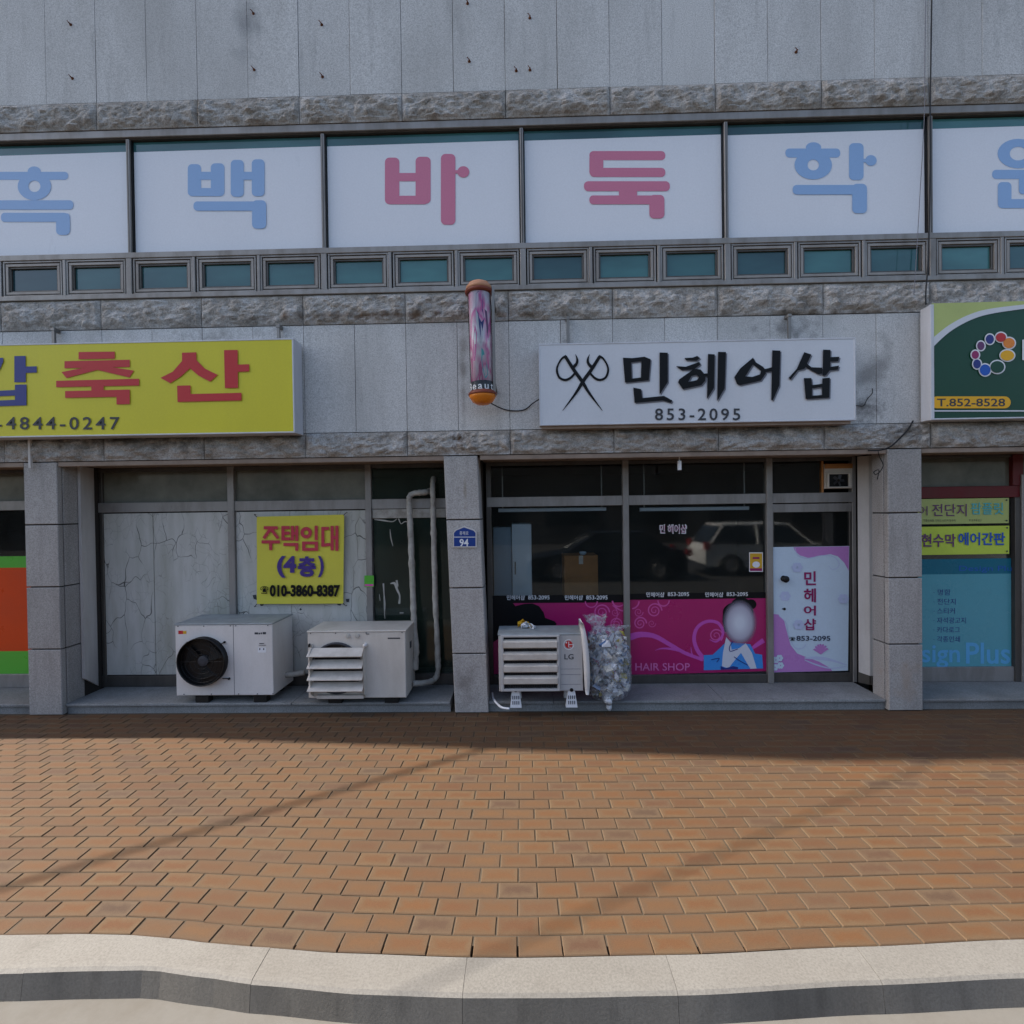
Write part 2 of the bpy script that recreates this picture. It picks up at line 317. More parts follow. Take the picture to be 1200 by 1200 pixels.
class MB:
    def __init__(s): s.v = []; s.f = []; s.uv = None
    def add(s, vs, fs):
        o = len(s.v); s.v += [Vector(x) for x in vs]; s.f += [tuple(i + o for i in f) for f in fs]; return s
    def box(s, x0, x1, y0, y1, z0, z1, bev=0.0):
        if bev <= 0:
            return s.add([(x, y, z) for z in (z0, z1) for y in (y0, y1) for x in (x0, x1)],
                         [(0, 2, 3, 1), (4, 5, 7, 6), (0, 1, 5, 4), (2, 6, 7, 3), (0, 4, 6, 2), (1, 3, 7, 5)])
        # box with its front (-Y) rim chamfered
        b = bev; vs = []
        for (y, k) in ((y0, b), (y0 + b, 0), (y1, 0)):
            vs += [(x0 + k, y, z0 + k), (x1 - k, y, z0 + k), (x1 - k, y, z1 - k), (x0 + k, y, z1 - k)]
        fs = [(0, 1, 2, 3)]
        for a in (0, 4):
            for i in range(4):
                j = (i + 1) % 4; fs.append((a + i, a + 4 + i, a + 4 + j, a + j))
        fs.append((11, 10, 9, 8)); return s.add(vs, fs)
    def obox(s, c, ax, ay, az, hx, hy, hz):
        c = Vector(c); ax, ay, az = Vector(ax).normalized(), Vector(ay).normalized(), Vector(az).normalized()
        vs = [c + ax * hx * i + ay * hy * j + az * hz * k for k in (-1, 1) for j in (-1, 1) for i in (-1, 1)]
        return s.add(vs, [(0, 2, 3, 1), (4, 5, 7, 6), (0, 1, 5, 4), (2, 6, 7, 3), (0, 4, 6, 2), (1, 3, 7, 5)])
    def tube(s, pts, r, n=10, cap=True):
        pts = [Vector(p) for p in pts]; rs = r if isinstance(r, (list, tuple)) else [r] * len(pts)
        rings = []; up = None
        for i, p in enumerate(pts):
            d = (pts[min(i + 1, len(pts) - 1)] - pts[max(i - 1, 0)]).normalized()
            if up is None: up = Vector((0, 0, 1)) if abs(d.z) < .9 else Vector((0, 1, 0))
            a = d.cross(up).normalized(); b = a.cross(d).normalized(); up = b
            rings.append([p + (a * math.cos(2 * math.pi * k / n) + b * math.sin(2 * math.pi * k / n)) * rs[i] for k in range(n)])
        vs = [v for r_ in rings for v in r_]; fs = []
        for i in range(len(pts) - 1):
            for k in range(n):
                j = (k + 1) % n; fs.append((i * n + k, i * n + j, (i + 1) * n + j, (i + 1) * n + k))
        if cap: fs += [tuple(range(n))[::-1], tuple((len(pts) - 1) * n + k for k in range(n))]
        return s.add(vs, fs)
    def lathe(s, c, prof, n=24, axis='z', cap=True):
        vs = []; c = Vector(c)
        for (r, h) in prof:
            for k in range(n):
                a = 2 * math.pi * k / n
                if axis == 'z': vs.append(c + Vector((r * math.cos(a), r * math.sin(a), h)))
                elif axis == 'y': vs.append(c + Vector((r * math.cos(a), h, -r * math.sin(a))))
                else: vs.append(c + Vector((h, r * math.cos(a), r * math.sin(a))))
        fs = []
        for i in range(len(prof) - 1):
            for k in range(n):
                j = (k + 1) % n; fs.append((i * n + k, i * n + j, (i + 1) * n + j, (i + 1) * n + k))
        if cap: fs += [tuple(range(n))[::-1], tuple((len(prof) - 1) * n + k for k in range(n))]
        return s.add(vs, fs)
def link(o, parent=None):
    col.objects.link(o)
    if parent is not None: o.parent = parent
    return o
def wloc(o):
    v = Vector((0, 0, 0))
    while o is not None: v += o.location; o = o.parent
    return v
def obj(name, mb, m, parent=None, smooth=False, loc=None, local=False):
    """link the collected geometry as ONE mesh object; the vertices are in world space unless local"""
    me = bpy.data.meshes.new(name); off = Vector((0, 0, 0))
    if not local:
        if parent is not None: off = wloc(parent)
        if loc is not None: off = Vector(loc)
    me.from_pydata([v - off for v in mb.v], [], mb.f)
    me.materials.append(MATS[m] if isinstance(m, str) else m); me.update()
    if smooth: me.polygons.foreach_set('use_smooth', [True] * len(me.polygons))
    o = bpy.data.objects.new(name, me)
    if parent is None and loc is not None: o.location = loc
    return link(o, parent)
def tag(o, label=None, cat=None, group=None, kind=None):
    if label: o['label'] = label
    if cat: o['category'] = cat
    if group: o['group'] = group
    if kind: o['kind'] = kind
    return o
def empty(name, loc, label, cat, group=None, rz=0.0):
    o = bpy.data.objects.new(name, None); o.location = loc; o.rotation_euler = (0, 0, rz); o.empty_display_size = .2; link(o)
    return tag(o, label, cat, group)
def part(name, parent, label=None):
    o = bpy.data.objects.new(name, None); o.empty_display_size = .1; link(o, parent)
    if label: o['label'] = label
    return o

# ---- flat print
def catmull(pts, k=6):
    out = []; P = [Vector(p) for p in pts]; n = len(P)
    for i in range(n - 1):
        p0, p1, p2, p3 = P[max(i - 1, 0)], P[i], P[i + 1], P[min(i + 2, n - 1)]
        for j in range(k):
            t = j / k
            out.append(.5 * ((2 * p1) + (-p0 + p2) * t + (2 * p0 - 5 * p1 + 4 * p2 - p3) * t * t + (-p0 + 3 * p1 - 3 * p2 + p3) * t ** 3))
    out.append(P[-1]); return out
class Print:
    """flat lettering/print lying on the plane y=Y; outlines in surveyed photo coordinates through a crop (ox,oy,scale)"""
    def __init__(s, Y, ox=0, oy=0, k=1.0, step=.0004): s.Y = Y; s.o = (ox, oy, k); s.mb = MB(); s.i = 0; s.step = step
    def P(s, x, y, d=0): ox, oy, k = s.o; return S(ox + x / k, oy + y / k, s.Y - d)
    def poly(s, pts, hole=None, dx=0, dy=0):
        d = s.i * s.step; s.i += 1
        loops = [[s.P(x + dx, y + dy, d) for x, y in pts]]
        if hole: loops.append([s.P(x + dx, y + dy, d) for x, y in hole])
        fl = [v for l in loops for v in l]
        tris = tessellate_polygon([[Vector((v.x, v.z, 0)) for v in l] for l in loops])
        fs = []
        for t in tris:
            a, b, c = (fl[i] for i in t)
            n = (b - a).cross(c - a); fs.append(t if n.y < 0 else t[::-1])
        s.mb.add(fl, fs); return s
    def rr(s, x0, y0, x1, y1, r=14, n=5):
        r = min(r, (x1 - x0) / 2, (y1 - y0) / 2); pts = []
        for cx, cy, a0 in ((x1 - r, y1 - r, 0), (x0 + r, y1 - r, 90), (x0 + r, y0 + r, 180), (x1 - r, y0 + r, 270)):
            for i in range(n + 1):
                a = math.radians(a0 + 90 * i / n); pts.append((cx + r * math.cos(a), cy + r * math.sin(a)))
        return s.poly(pts)
    def rect(s, x0, y0, x1, y1): return s.poly([(x0, y0), (x1, y0), (x1, y1), (x0, y1)])
    def ell(s, cx, cy, rx, ry, irx=0, iry=0, n=28):
        o = [(cx + rx * math.cos(2 * math.pi * i / n), cy + ry * math.sin(2 * math.pi * i / n)) for i in range(n)]
        h = [(cx + irx * math.cos(2 * math.pi * i / n), cy + iry * math.sin(2 * math.pi * i / n)) for i in range(n)] if irx else None
        return s.poly(o, h)
    def stroke(s, pts, w, smooth=True):
        ws = w if isinstance(w, (list, tuple)) else [w] * len(pts)
        p3 = [Vector((p[0], p[1], ws[i])) for i, p in enumerate(pts)]
        q = catmull(p3, 6) if smooth else p3
        L, R = [], []
        for i, p in enumerate(q):
            a, b = q[max(i - 1, 0)], q[min(i + 1, len(q) - 1)]
            d = Vector((b.x - a.x, b.y - a.y)); d = d.normalized() if d.length > 1e-6 else Vector((1, 0))
            nx, ny = -d.y * p.z / 2, d.x * p.z / 2
            L.append((p.x + nx, p.y + ny)); R.append((p.x - nx, p.y - ny))
        d = s.i * s.step; s.i += 1; m = len(L)
        vs = [s.P(x, y, d) for x, y in L] + [s.P(x, y, d) for x, y in R]
        s.mb.add(vs, [(i, i + 1, m + i + 1, m + i) for i in range(m - 1)]); return s
    def done(s, m, parent, name='lettering', label=None):
        o = obj(name, s.mb, m, parent)
        if label: o['label'] = label
        return o
def text(string, px0, py0, px1, py1, Y, m, parent, bold=0.0, name='lettering', space=1.0):
    """flat printed writing filling a surveyed box on the plane y=Y"""
    cu = bpy.data.curves.new('t', 'FONT'); cu.body = string; cu.size = 1; cu.offset = bold; cu.resolution_u = 3; cu.space_character = space
    to = bpy.data.objects.new('t', cu); col.objects.link(to)
    dg = bpy.context.evaluated_depsgraph_get(); me = bpy.data.meshes.new_from_object(to.evaluated_get(dg))
    bpy.data.objects.remove(to); bpy.data.curves.remove(cu)
    xs = [v.co.x for v in me.vertices]; ys = [v.co.y for v in me.vertices]
    if not xs: return None
    x0, x1, y0, y1 = min(xs), max(xs), min(ys), max(ys)
    a = S(px0, py0, Y); b = S(px1, py0, Y); c_ = S(px0, py1, Y)
    mb = MB(); vs = []
    for v in me.vertices:
        u = (v.co.x - x0) / (x1 - x0); w = (y1 - v.co.y) / (y1 - y0)
        q = a + (b - a) * u + (c_ - a) * w; vs.append((q.x, Y, q.z))
    mb.add(vs, [tuple(p.vertices) for p in me.polygons]); bpy.data.meshes.remove(me)
    return obj(name, mb, m, parent)

# ------------------------------------------------------------------ ground
KERB = [(-300, 1098), (0, 1095), (95, 1094), (150, 1095), (200, 1099), (250, 1105), (300, 1109), (400, 1116), (545, 1121), (600, 1121.5), (800, 1118), (1000, 1109), (1200, 1100), (1500, 1090)]
KOUT = [(-300, 1142), (0, 1138), (110, 1135), (175, 1134), (235, 1142), (300, 1151), (425, 1162), (545, 1166), (640, 1166), (800, 1163), (1025, 1151), (1200, 1143), (1500, 1132)]
def curve_of(pts):
    W = [G(x, y) for x, y in pts]; W.sort(key=lambda v: v.x)
    def f(x):
        if x <= W[0].x: return W[0].y
        for a, b in zip(W, W[1:]):
            if x <= b.x:
                t = (x - a.x) / (b.x - a.x); t = t * t * (3 - 2 * t) * .5 + t * .5; return a.y + (b.y - a.y) * t
        return W[-1].y
    return f
Kin, Kout = curve_of(KERB), curve_of(KOUT)
PW, NR = .2165, 25
pav = obj('pavement', MB().box(-30, 30, 2.46, F + .6, -.2, -.0055), 'mortar'); tag(pav, kind='structure')
def row_y(x, i):
    t = i / NR; k0 = 2.50 + .0 * x; k = k0 + (F + .02 - k0) * t; return k + (Kin(x) - k0) * (1 - t) ** 2.6
def paver_mb(w, d, bev=.004):
    m = MB(); z0, z1 = -.05, 0.0
    m.add([(-w/2, -d/2, z0), (w/2, -d/2, z0), (w/2, d/2, z0), (-w/2, d/2, z0), (-w/2, -d/2, z1 - bev), (w/2, -d/2, z1 - bev), (w/2, d/2, z1 - bev), (-w/2, d/2, z1 - bev),
           (-w/2 + bev, -d/2 + bev, z1), (w/2 - bev, -d/2 + bev, z1), (w/2 - bev, d/2 - bev, z1), (-w/2 + bev, d/2 - bev, z1)],
          [(0, 1, 5, 4), (1, 2, 6, 5), (2, 3, 7, 6), (3, 0, 4, 7), (4, 5, 9, 8), (5, 6, 10, 9), (6, 7, 11, 10), (7, 4, 8, 11), (8, 9, 10, 11)])
    return m
PD = .1045
pm = paver_mb(PW - .006, PD - .0055)
def uv_paver(me, w, d, centers=None):
    uv = me.uv_layers.new(name='UVMap')
    for l in me.loops:
        v = me.vertices[l.vertex_index].co; cx, cy, cr = (0, 0, 0) if centers is None else centers[l.vertex_index // 12]
        x, y = v.x - cx, v.y - cy; uv.data[l.index].uv = (x / w + .5, y / d + .5)
items = []
for i in range(NR):
    n = int(24 / PW); off = (i % 2) * .5
    for j in range(-n // 2, n // 2):
        x = (j + off) * PW + .055 + random.gauss(0, .0012)
        ya, yb = row_y(x, i), row_y(x, i + 1); y = (ya + yb) / 2 + random.gauss(0, .0008)
        sl_ = (row_y(x + .1, i) - row_y(x - .1, i)) / .2
        dx, dy, dz = x, y, -HC; c_ = WM @ Vector((dx, dy, dz)); u = c_.x / c_.y; w = c_.z / c_.y
        vis = abs(u) < 1.0 and abs(w) < 1.0
        items.append((0 if vis else 1, y, x, (yb - ya) / PD, math.atan(sl_) + random.gauss(0, .003), random.gauss(0, .0009)))
items.sort()
mesh_p = None; stuff = MB(); centers = []
for k, (nv, y, x, s_, rz, dz) in enumerate(items):
    if k < 300:
        if mesh_p is None:
            o = obj('paver', pm, 'paver', pav); mesh_p = o.data; uv_paver(mesh_p, PW, PD)
        else:
            o = bpy.data.objects.new('paver', mesh_p); link(o, pav)
        o.location = (x, y, dz); o.rotation_euler = (random.gauss(0, .004), random.gauss(0, .003), rz); o.scale = (1, s_, 1)
    else:
        ca, sa = math.cos(rz), math.sin(rz)
        stuff.add([(x + v.x * ca - v.y * s_ * sa, y + v.x * sa + v.y * s_ * ca, v.z + dz) for v in pm.v], pm.f); centers.append((x, y, rz))
o = obj('paver_field', stuff, 'paver', pav); tag(o, kind='stuff'); uv_paver(o.data, PW, PD, centers)
# kerb: one stone after another along its slightly wavering line
kerb = obj('kerb', MB().box(-30, -7.2, 2.26, 2.5, -.2, 0), 'kerb_stone'); tag(kerb, kind='structure')
obj('kerb_run', MB().box(7.2, 30, 2.26, 2.5, -.2, 0), 'kerb_stone', kerb)
kj = [G(x, 1140).x for x in (-640, -330, 25, 300, 545, 787, 1026, 1290, 1560, 1900)]
kj = [-7.2] + [x for x in kj if -7.0 < x < 7.0] + [7.2]
for a, b in zip(kj, kj[1:]):
    m = MB(); n = 12; g = .0009; dz = random.gauss(0, .0006)
    prof = [(1, -.2), (1, -.012), (.93, -.002), (.8, 0), (0, 0), (0, -.2)]     # 1 = road side
    vs = []
    for i in range(n + 1):
        x = a + g + (b - a - 2 * g) * i / n; yi, yo = Kin(x) - .004, Kout(x)
        for (t, z) in prof: vs.append((x, yi + (yo - yi) * t - (.03 * (-z / .2) if t == 1 else 0), z + dz))
    q = len(prof); fs = [(i * q + k, i * q + k + 1, (i + 1) * q + k + 1, (i + 1) * q + k) for i in range(n) for k in range(q - 1)]
    fs += [tuple(range(q)), tuple(n * q + k for k in range(q))[::-1]]
    ko = obj('kerb_block', m.add(vs, fs), 'kerb_stone', kerb)
    ko.data.materials.append(MATS['kerb_face'])      # face towards the gutter: grime, plus shade deepened in the colour
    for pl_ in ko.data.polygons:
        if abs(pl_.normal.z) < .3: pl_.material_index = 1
ROAD = -.128
road = obj('road', MB().add([(-150, -14, ROAD), (150, -14, ROAD), (150, 1.55, ROAD), (-150, 1.55, ROAD)], [(0, 1, 2, 3)]), 'road_far'); tag(road, kind='structure')
gut = obj('gutter', MB().box(-150, 150, 1.56, 3.2, -.3, ROAD + .002), 'asphalt'); tag(gut, kind='structure')
gr = obj('ground', MB().add([(-600, -600, -.25), (600, -600, -.25), (600, 600, -.25), (-600, 600, -.25)], [(0, 1, 2, 3)]), 'road_far'); tag(gr, kind='structure')

# ------------------------------------------------------------------ the granite building
XL, XR = -9.6, 9.4; ZT = 12.6
bld = empty('commercial_building', (0, F, 0), 'weathered grey granite building with rough stone bands, a row of upper windows and shopfronts', 'building')
W = F + .55                        # plane of the shop windows
ZB3b, ZB3t = zz(532.5), zz(504)    # rough band above the shops
ZB2b, ZB2t = zz(376), zz(341)
ZB1b, ZB1t = zz(138.5), zz(106)
X0, DXT = .078 * F, .1007 * F      # vertical joint grid of the slabs
core = MB()
core.box(XL, XR, F + .03, F + .5, ZB3b, ZB2t + .0)
core.box(XL, XR, F + .031, F + .5, ZB1b, 7.9)
core.box(XL, XR, F + .03, F + 8, 7.9, ZT)
core.box(XL, XL + .3, F + .2, F + 8, 0, 7.9); core.box(XR - .3, XR, F + .2, F + 8, 0, 7.9)
core.box(XL, XR, F + 7.8, F + 8, 0, 7.9)
core.box(XL + .3, XR - .3, F + .5, F + 7.8, ZB2t - .3, ZB2t - .01)
obj('wall', core, 'joint', bld)
def slab_run(z0, z1, xa, xb, skip=()):
    cache = {}
    j0 = int(math.floor((xa - X0) / DXT)); j1 = int(math.ceil((xb - X0) / DXT))
    for j in range(j0, j1):
        a, b = X0 + j * DXT, X0 + (j + 1) * DXT
        a, b = max(a, xa), min(b, xb)
        if b - a < .05: continue
        key = round(b - a, 3)
        c = Vector(((a + b) / 2, F, (z0 + z1) / 2))
        if key not in cache:
            w = (b - a) / 2 - .0022; h = (z1 - z0) / 2 - .002
            o = obj('granite_slab', MB().box(-w, w, 0, .026, -h, h, .0015), 'slab', bld, local=True); cache[key] = o.data
        else: o = bpy.data.objects.new('granite_slab', cache[key]); link(o, bld)
        o.location = c - Vector((0, F, 0)) + Vector((0, random.gauss(0, .0012), 0)); o.rotation_euler = (0, random.gauss(0, .0008), random.gauss(0, .001))
slab_run(ZB1t + .003, ZB1t + 1.7, XL, XR)
slab_run(ZB3t + .003, ZB2b - .003, XL, XR)
obj('wall_cladding', MB().box(XL - .02, XR + .02, F + .002, F + .05, ZB1t + 1.703, ZT), 'slab', bld)
def rough_stone(a, b, z0, z1, seed):
    nx, nz = 56, 16; vs = []; L = b - a; H = z1 - z0
    for k in range(nz + 1):
        for i in range(nx + 1):
            u, v = i / nx, k / nz; e = min(u * L, (1 - u) * L, v * H, (1 - v) * H) / .035; e = min(1, e)
            x = a + .003 + (L - .006) * u; z = z0 + .002 + (H - .004) * v
            p = Vector((x * 5 + seed * 7.1, seed * 3.3, z * 9))
            big = noise.fractal(p, .8, 2.1, 5) * .028; rd = abs(noise.noise(Vector((x * 9 + seed, 4, z * 16)))) * .03
            belly = .026 * (1 - (2 * v - .75) ** 2 * .6)
            y = -.006 - e * max(.004, belly + big + rd)
            if v < .34: y += e * .034 * (1 - v / .3) * (.5 + noise.noise(Vector((x * 6, seed, 1))))
            vs.append((x, F + y, z))
    q = nx + 1; fs = [(k * q + i, k * q + i + 1, (k + 1) * q + i + 1, (k + 1) * q + i) for k in range(nz) for i in range(nx)]
    n0 = len(vs)
    vs += [(a + .003, F + .02, z0 + .002), (b - .003, F + .02, z0 + .002), (b - .003, F + .02, z1 - .002), (a + .003, F + .02, z1 - .002)]
    fs += [tuple([n0, n0 + 1] + [i for i in range(nx, -1, -1)]), tuple([n0 + 2, n0 + 3] + [nz * q + i for i in range(0, nx + 1)]),
           tuple([n0 + 3, n0] + [k * q for k in range(0, nz + 1)]), tuple([n0 + 1, n0 + 2] + [k * q + nx for k in range(nz, -1, -1)])]
    return MB().add(vs, fs)
sd = 0
for (z0, z1, ph) in ((ZB1b, ZB1t, 0), (ZB2b, ZB2t, 0), (ZB3b, ZB3t, 0)):
    x = X0 + DXT * (2 * round((XL - X0) / (2 * DXT))) + (DXT if z0 == ZB1b else 0)
    if z0 != ZB1b: x += DXT
    while x < XR:
        a, b = max(x, XL), min(x + 2 * DXT, XR); sd += 1
        if b - a > .1: obj('rough_stone', rough_stone(a, b, z0, z1, sd), 'rough', bld)
        x += 2 * DXT
# old fixing bolts left in the upper slabs
for (px, py) in ((83, 29), (85, 92), (297, 16), (298, 82), (377, 29), (378, 90), (548, 4), (550, 72), (605, 83), (621, 21), (621, 82), (933, 61)):
    p = S(px, py, F - .001); m = MB(); m.lathe(p + Vector((0, .002, 0)), [(.016, 0), (.014, -.006), (.006, -.009), (.006, -.03), (.003, -.031)], 8, 'y')
    m.tube([p + Vector((0, -.02, 0)), p + Vector((-.016, -.026, .02)), p + Vector((-.022, -.02, .024))], .004, 5)
    obj('fixing_bolt', m, 'rust', bld)

# upper windows -------------------------------------------------
YU = F + .03
posts = [-.7715 + (i - 2) * .39 for i in range(-2, 9)]
posts = [-2.331 , -1.941, -1.551, -1.160, -.7700, -.3825, .0070, .4005, .7885, 1.178, 1.567, 1.957]
posts = [p * F for p in posts if XL / F < p < XR / F]
ZP1, ZP0 = zz(149), zz(284)       # big panes, top and bottom at mid picture
ZS1, ZS0 = zz(293), zz(334)
fr = MB()
wb = part('window_band', bld)
def bar(name, x0, x1, y0, y1, z0, z1, m='alum', parent=None, bev=.004):
    return obj(name, MB().box(x0, x1, y0, y1, z0, z1, bev), m, parent)
bar('top_rail', XL, XR, F + .0, F + .09, ZP1 + .014, ZB1b - .003, 'alum', wb)
bar('top_rail_lip', XL, XR, F + .02, F + .09, ZP1 + .004, ZP1 + .013, 'alum_dark', wb)
bar('middle_rail', XL, XR, F - .012, F + .09, ZS1 + .008, ZP0 - .012, 'alum', wb)
bar('bottom_rail', XL, XR, F - .03, F + .09, ZB2t + .002, ZS0 - .012, 'alum', wb)
for p in posts:
    o = bar('mullion', p - .017, p + .017, F + .006, F + .09, ZP0 - .011, ZP1 - .001, 'alum', wb); 
    obj('mullion_groove', MB().box(p - .005, p + .005, F + .0045, F + .012, ZP0, ZP1 - .01), 'alum_dark', wb)
GL = []
for a, b in zip(posts, posts[1:]):
    wdw = part('window', bld)
    x0, x1 = a + .019, b - .019
    obj('pane', MB().box(x0, x1, YU + .03, YU + .04, ZP0 - .008, ZP1 - .002), 'teal', wdw)
    ft = ZP1 - .1 + random.uniform(-.004, .004)
    g = MB(); g.add([(x0 + .012, YU + .024, ZP0 + .006), (x1 - .012, YU + .024, ZP0 + .004), (x1 - .014, YU + .024, ft), (x0 + .014, YU + .024, ft - .006)], [(0, 1, 2, 3)])
    obj('white_film', g, 'film_white', wdw)
    m = MB()
    for q in ((x0 - .001, x0 + .008), (x1 - .008, x1 + .001)): m.box(q[0], q[1], F + .03, YU + .03, ZP0 - .011, ZP1 - .002)
    m.box(x0 + .009, x1 - .009, F + .03, YU + .03, ZP0 - .012, ZP0 - .003)
    obj('gasket', m, 'black', wdw)
    GL.append(wdw)
    d = (b - a) / 3
    for i in range(3):
        c = a + d * (i + .5) + (.012 if i == 0 else -.012 if i == 2 else 0); hw = d / 2 - .03
        sw = part('small_window', bld)
        for nm, inset, yy, mm, t in (('frame', 0, F - .004, 'alum', .016), ('frame_gap', .0165, F + .012, 'black', .008), ('sash', .025, F - .0, 'sash_metal', .026), ('sash_bead', .0515, F + .014, 'alum_dark', .018)):
            X_0, X_1, Z_0, Z_1 = c - hw + inset, c + hw - inset, ZS0 - .008 + inset, ZS1 + .004 - inset
            m = MB(); m.box(X_0, X_1, yy, F + .07, Z_1 - t, Z_1, .002); m.box(X_0, X_1, yy, F + .07, Z_0, Z_0 + t, .002)
            m.box(X_0, X_0 + t, yy, F + .07, Z_0 + t, Z_1 - t, .002); m.box(X_1 - t, X_1, yy, F + .07, Z_0 + t, Z_1 - t, .002)
            obj(nm, m, mm, sw)
        obj('pane', MB().box(c - hw + .069, c + hw - .069, F + .035, F + .042, ZS0 + .06, ZS1 - .064), 'teal', sw)
    for i in (1, 2):
        xm = a + d * i + (.012 if i == 1 else -.012) * 0; bar('small_mullion', xm - .016, xm + .016, F - .012, F + .08, ZS0 - .011, ZS1 + .007, 'alum', wb)
    bar('small_mullion', b - .03, b + .03, F - .013, F + .08, ZS0 - .011, ZS1 + .007, 'alum', wb)
obj('window_backing', MB().box(XL + .31, XR - .31, F + .1, F + .12, ZB2t, ZB1b), 'room_dark', wb)
# big rounded letters stuck on the white film
YL = YU + .022
def win_at(px):
    x = xx(px, F, 230); return min(GL, key=lambda g: abs(sum(v.co.x for v in g.children[0].data.vertices) / 8 - x))
p = Print(YL, 0, 0, 3)
p.rr(-16, 604, 240, 632, 13).ell(120, 602, 23, 17).ell(121, 655, 59, 49, 21, 20).rr(-22, 704, 258, 737, 14).rr(3, 748, 240, 780, 13).rr(197, 750, 246, 826, 16).rr(205, 750, 244, 775, 8)
p.done('film_blue', win_at(60))
p = Print(YL, 0, 0, 3)
p.rr(660, 577, 707, 690, 15).rr(741, 574, 789, 690, 15).rr(690, 604, 755, 632, 4).rr(675, 661, 775, 690, 6)
p.rr(811, 562, 857, 692, 15).rr(885, 560, 930, 690, 15).rr(845, 604, 895, 632, 4).rr(680, 708, 935, 741, 14).rr(886, 704, 936, 804, 16)
p.done('film_blue', win_at(265))
p = Print(YL, 400, 0, 3)
p.rr(153, 554, 204, 718, 16).rr(261, 551, 314, 716, 16).rr(190, 608, 275, 637, 4).rr(168, 688, 300, 718, 6).rr(350, 541, 401, 790, 16).ell(429, 604, 21, 20).rr(395, 598, 420, 610, 3)
p.done('film_red', win_at(500))
p = Print(YL, 400, 0, 3)
p.rr(872, 531, 1139, 563, 14).rr(874, 590, 1139, 622, 14).rr(872, 540, 921, 620, 16).rr(853, 637, 1155, 672, 15).rr(976, 664, 1040, 696, 10).rr(872, 687, 1128, 718, 13).rr(1083, 685, 1136, 768, 16)
p.done('film_red', win_at(735))
p = Print(YL, 800, 0, 3)
p.rr(361, 522, 554, 554, 14).ell(460, 518, 27, 18).ell(459, 580, 66, 51, 20, 19).rr(585, 503, 636, 633, 16).ell(662, 564, 20, 19).rr(630, 558, 655, 571, 3).rr(387, 650, 645, 684, 14).rr(596, 646, 648, 750, 16)
p.done('film_blue', win_at(975))
p = Print(YL, 800, 0, 3)
p.ell(1180, 540, 73, 52, 30, 24).rr(1088, 597, 1300, 629, 14).rr(1108, 640, 1156, 732, 15).rr(1120, 700, 1300, 732, 13).rr(1182, 620, 1222, 682, 12).rr(1262, 500, 1308, 690, 15)
p.done('film_blue', win_at(1180))

# pillars -------------------------------------------------------
def pillar(px0, px1, joints, depth=.42, lean=0.0):
    """clad pillar from surveyed left/right edges and joint heights"""
    x0, x1 = xx(px0, F, 700), xx(px1, F, 700); zt = ZB3b - .002
    pl = part('pillar', bld)
    hs = [0.0] + [zz(j, F, (px0 + px1) / 2) for j in sorted(joints, reverse=True)] + [zt]; zc = zt / 2
    def sh(mb): 
        for v in mb.v: v.x += (zc - v.z) * lean
        return mb
    obj('pillar_core', sh(MB().box(x0 + .032, x1 - .032, F + .02, F + depth - .004, 0, zt)), 'joint', pl)
    for a, b in zip(hs, hs[1:]):
        g = .0065
        obj('stone_block', sh(MB().box(x0 + .003, x1 - .003, F - .004, F + .05, a + g, b - g, .006)), 'pillar_stone', pl)
        obj('side_block', sh(MB().box(x0 + .0, x0 + .026, F + .064, F + depth, a + g, b - g, .004)), 'pillar_stone', pl)
        obj('side_block', sh(MB().box(x1 - .026, x1, F + .064, F + depth, a + g, b - g, .004)), 'pillar_stone', pl)
    return x0, x1
PA = pillar(31, 70.5, (615, 688, 761), .27)
PB = pillar(526.5, 566.5, (609, 689, 766), .3, .03)
PC = pillar(1040.5, 1081, (601, 677, 755), .23)
pillar(1455, 1500, (600, 680, 758)); pillar(-470, -430, (608, 688, 764))
# sills ----------------------------------------------------------
ZSL = .105
def sill(xa, xb, joints=()):
    st = part('sill', bld)
    obj('sill_riser', MB().box(xa, xb, F + .055, F + .3, -.03, ZSL - .03), 'sill_stone', st)
    js = [xa] + list(joints) + [xb]
    for a, b in zip(js, js[1:]):
        obj('sill_stone', MB().box(a + .003, b - .003, F + .03, F + 1.2, ZSL - .028, ZSL, .005), 'sill_stone', st)
sill(PA[1] + .002, PB[0] - .012, (xx(340, F, 820),)); sill(PB[1] + .012, PC[0] - .002, (xx(649, F, 830), xx(850, F, 830))); sill(PC[1] + .002, 7.7); sill(-8.9, PA[0] - .002)
obj('pillar_backing', MB().box(PB[0] + .04, PB[1] - .03, F + .3, W + .1, 0, ZB3b - .03), 'joint', bld)
# lintel trims
for xa, xb in ((PA[1], PB[0] - .01), (PB[1] - .02, PC[0]), (PC[1], 7.7), (-8.9, PA[0])):
    bar('lintel_trim', xa + .003, xb - .003, F + .006, F + .05, ZB3b - .052, ZB3b - .004, 'trim_brown', bld)
    bar('soffit', xa + .003, xb - .003, F + .052, W + .12, ZB3b - .03, ZB3b - .004, 'trim_brown', bld)

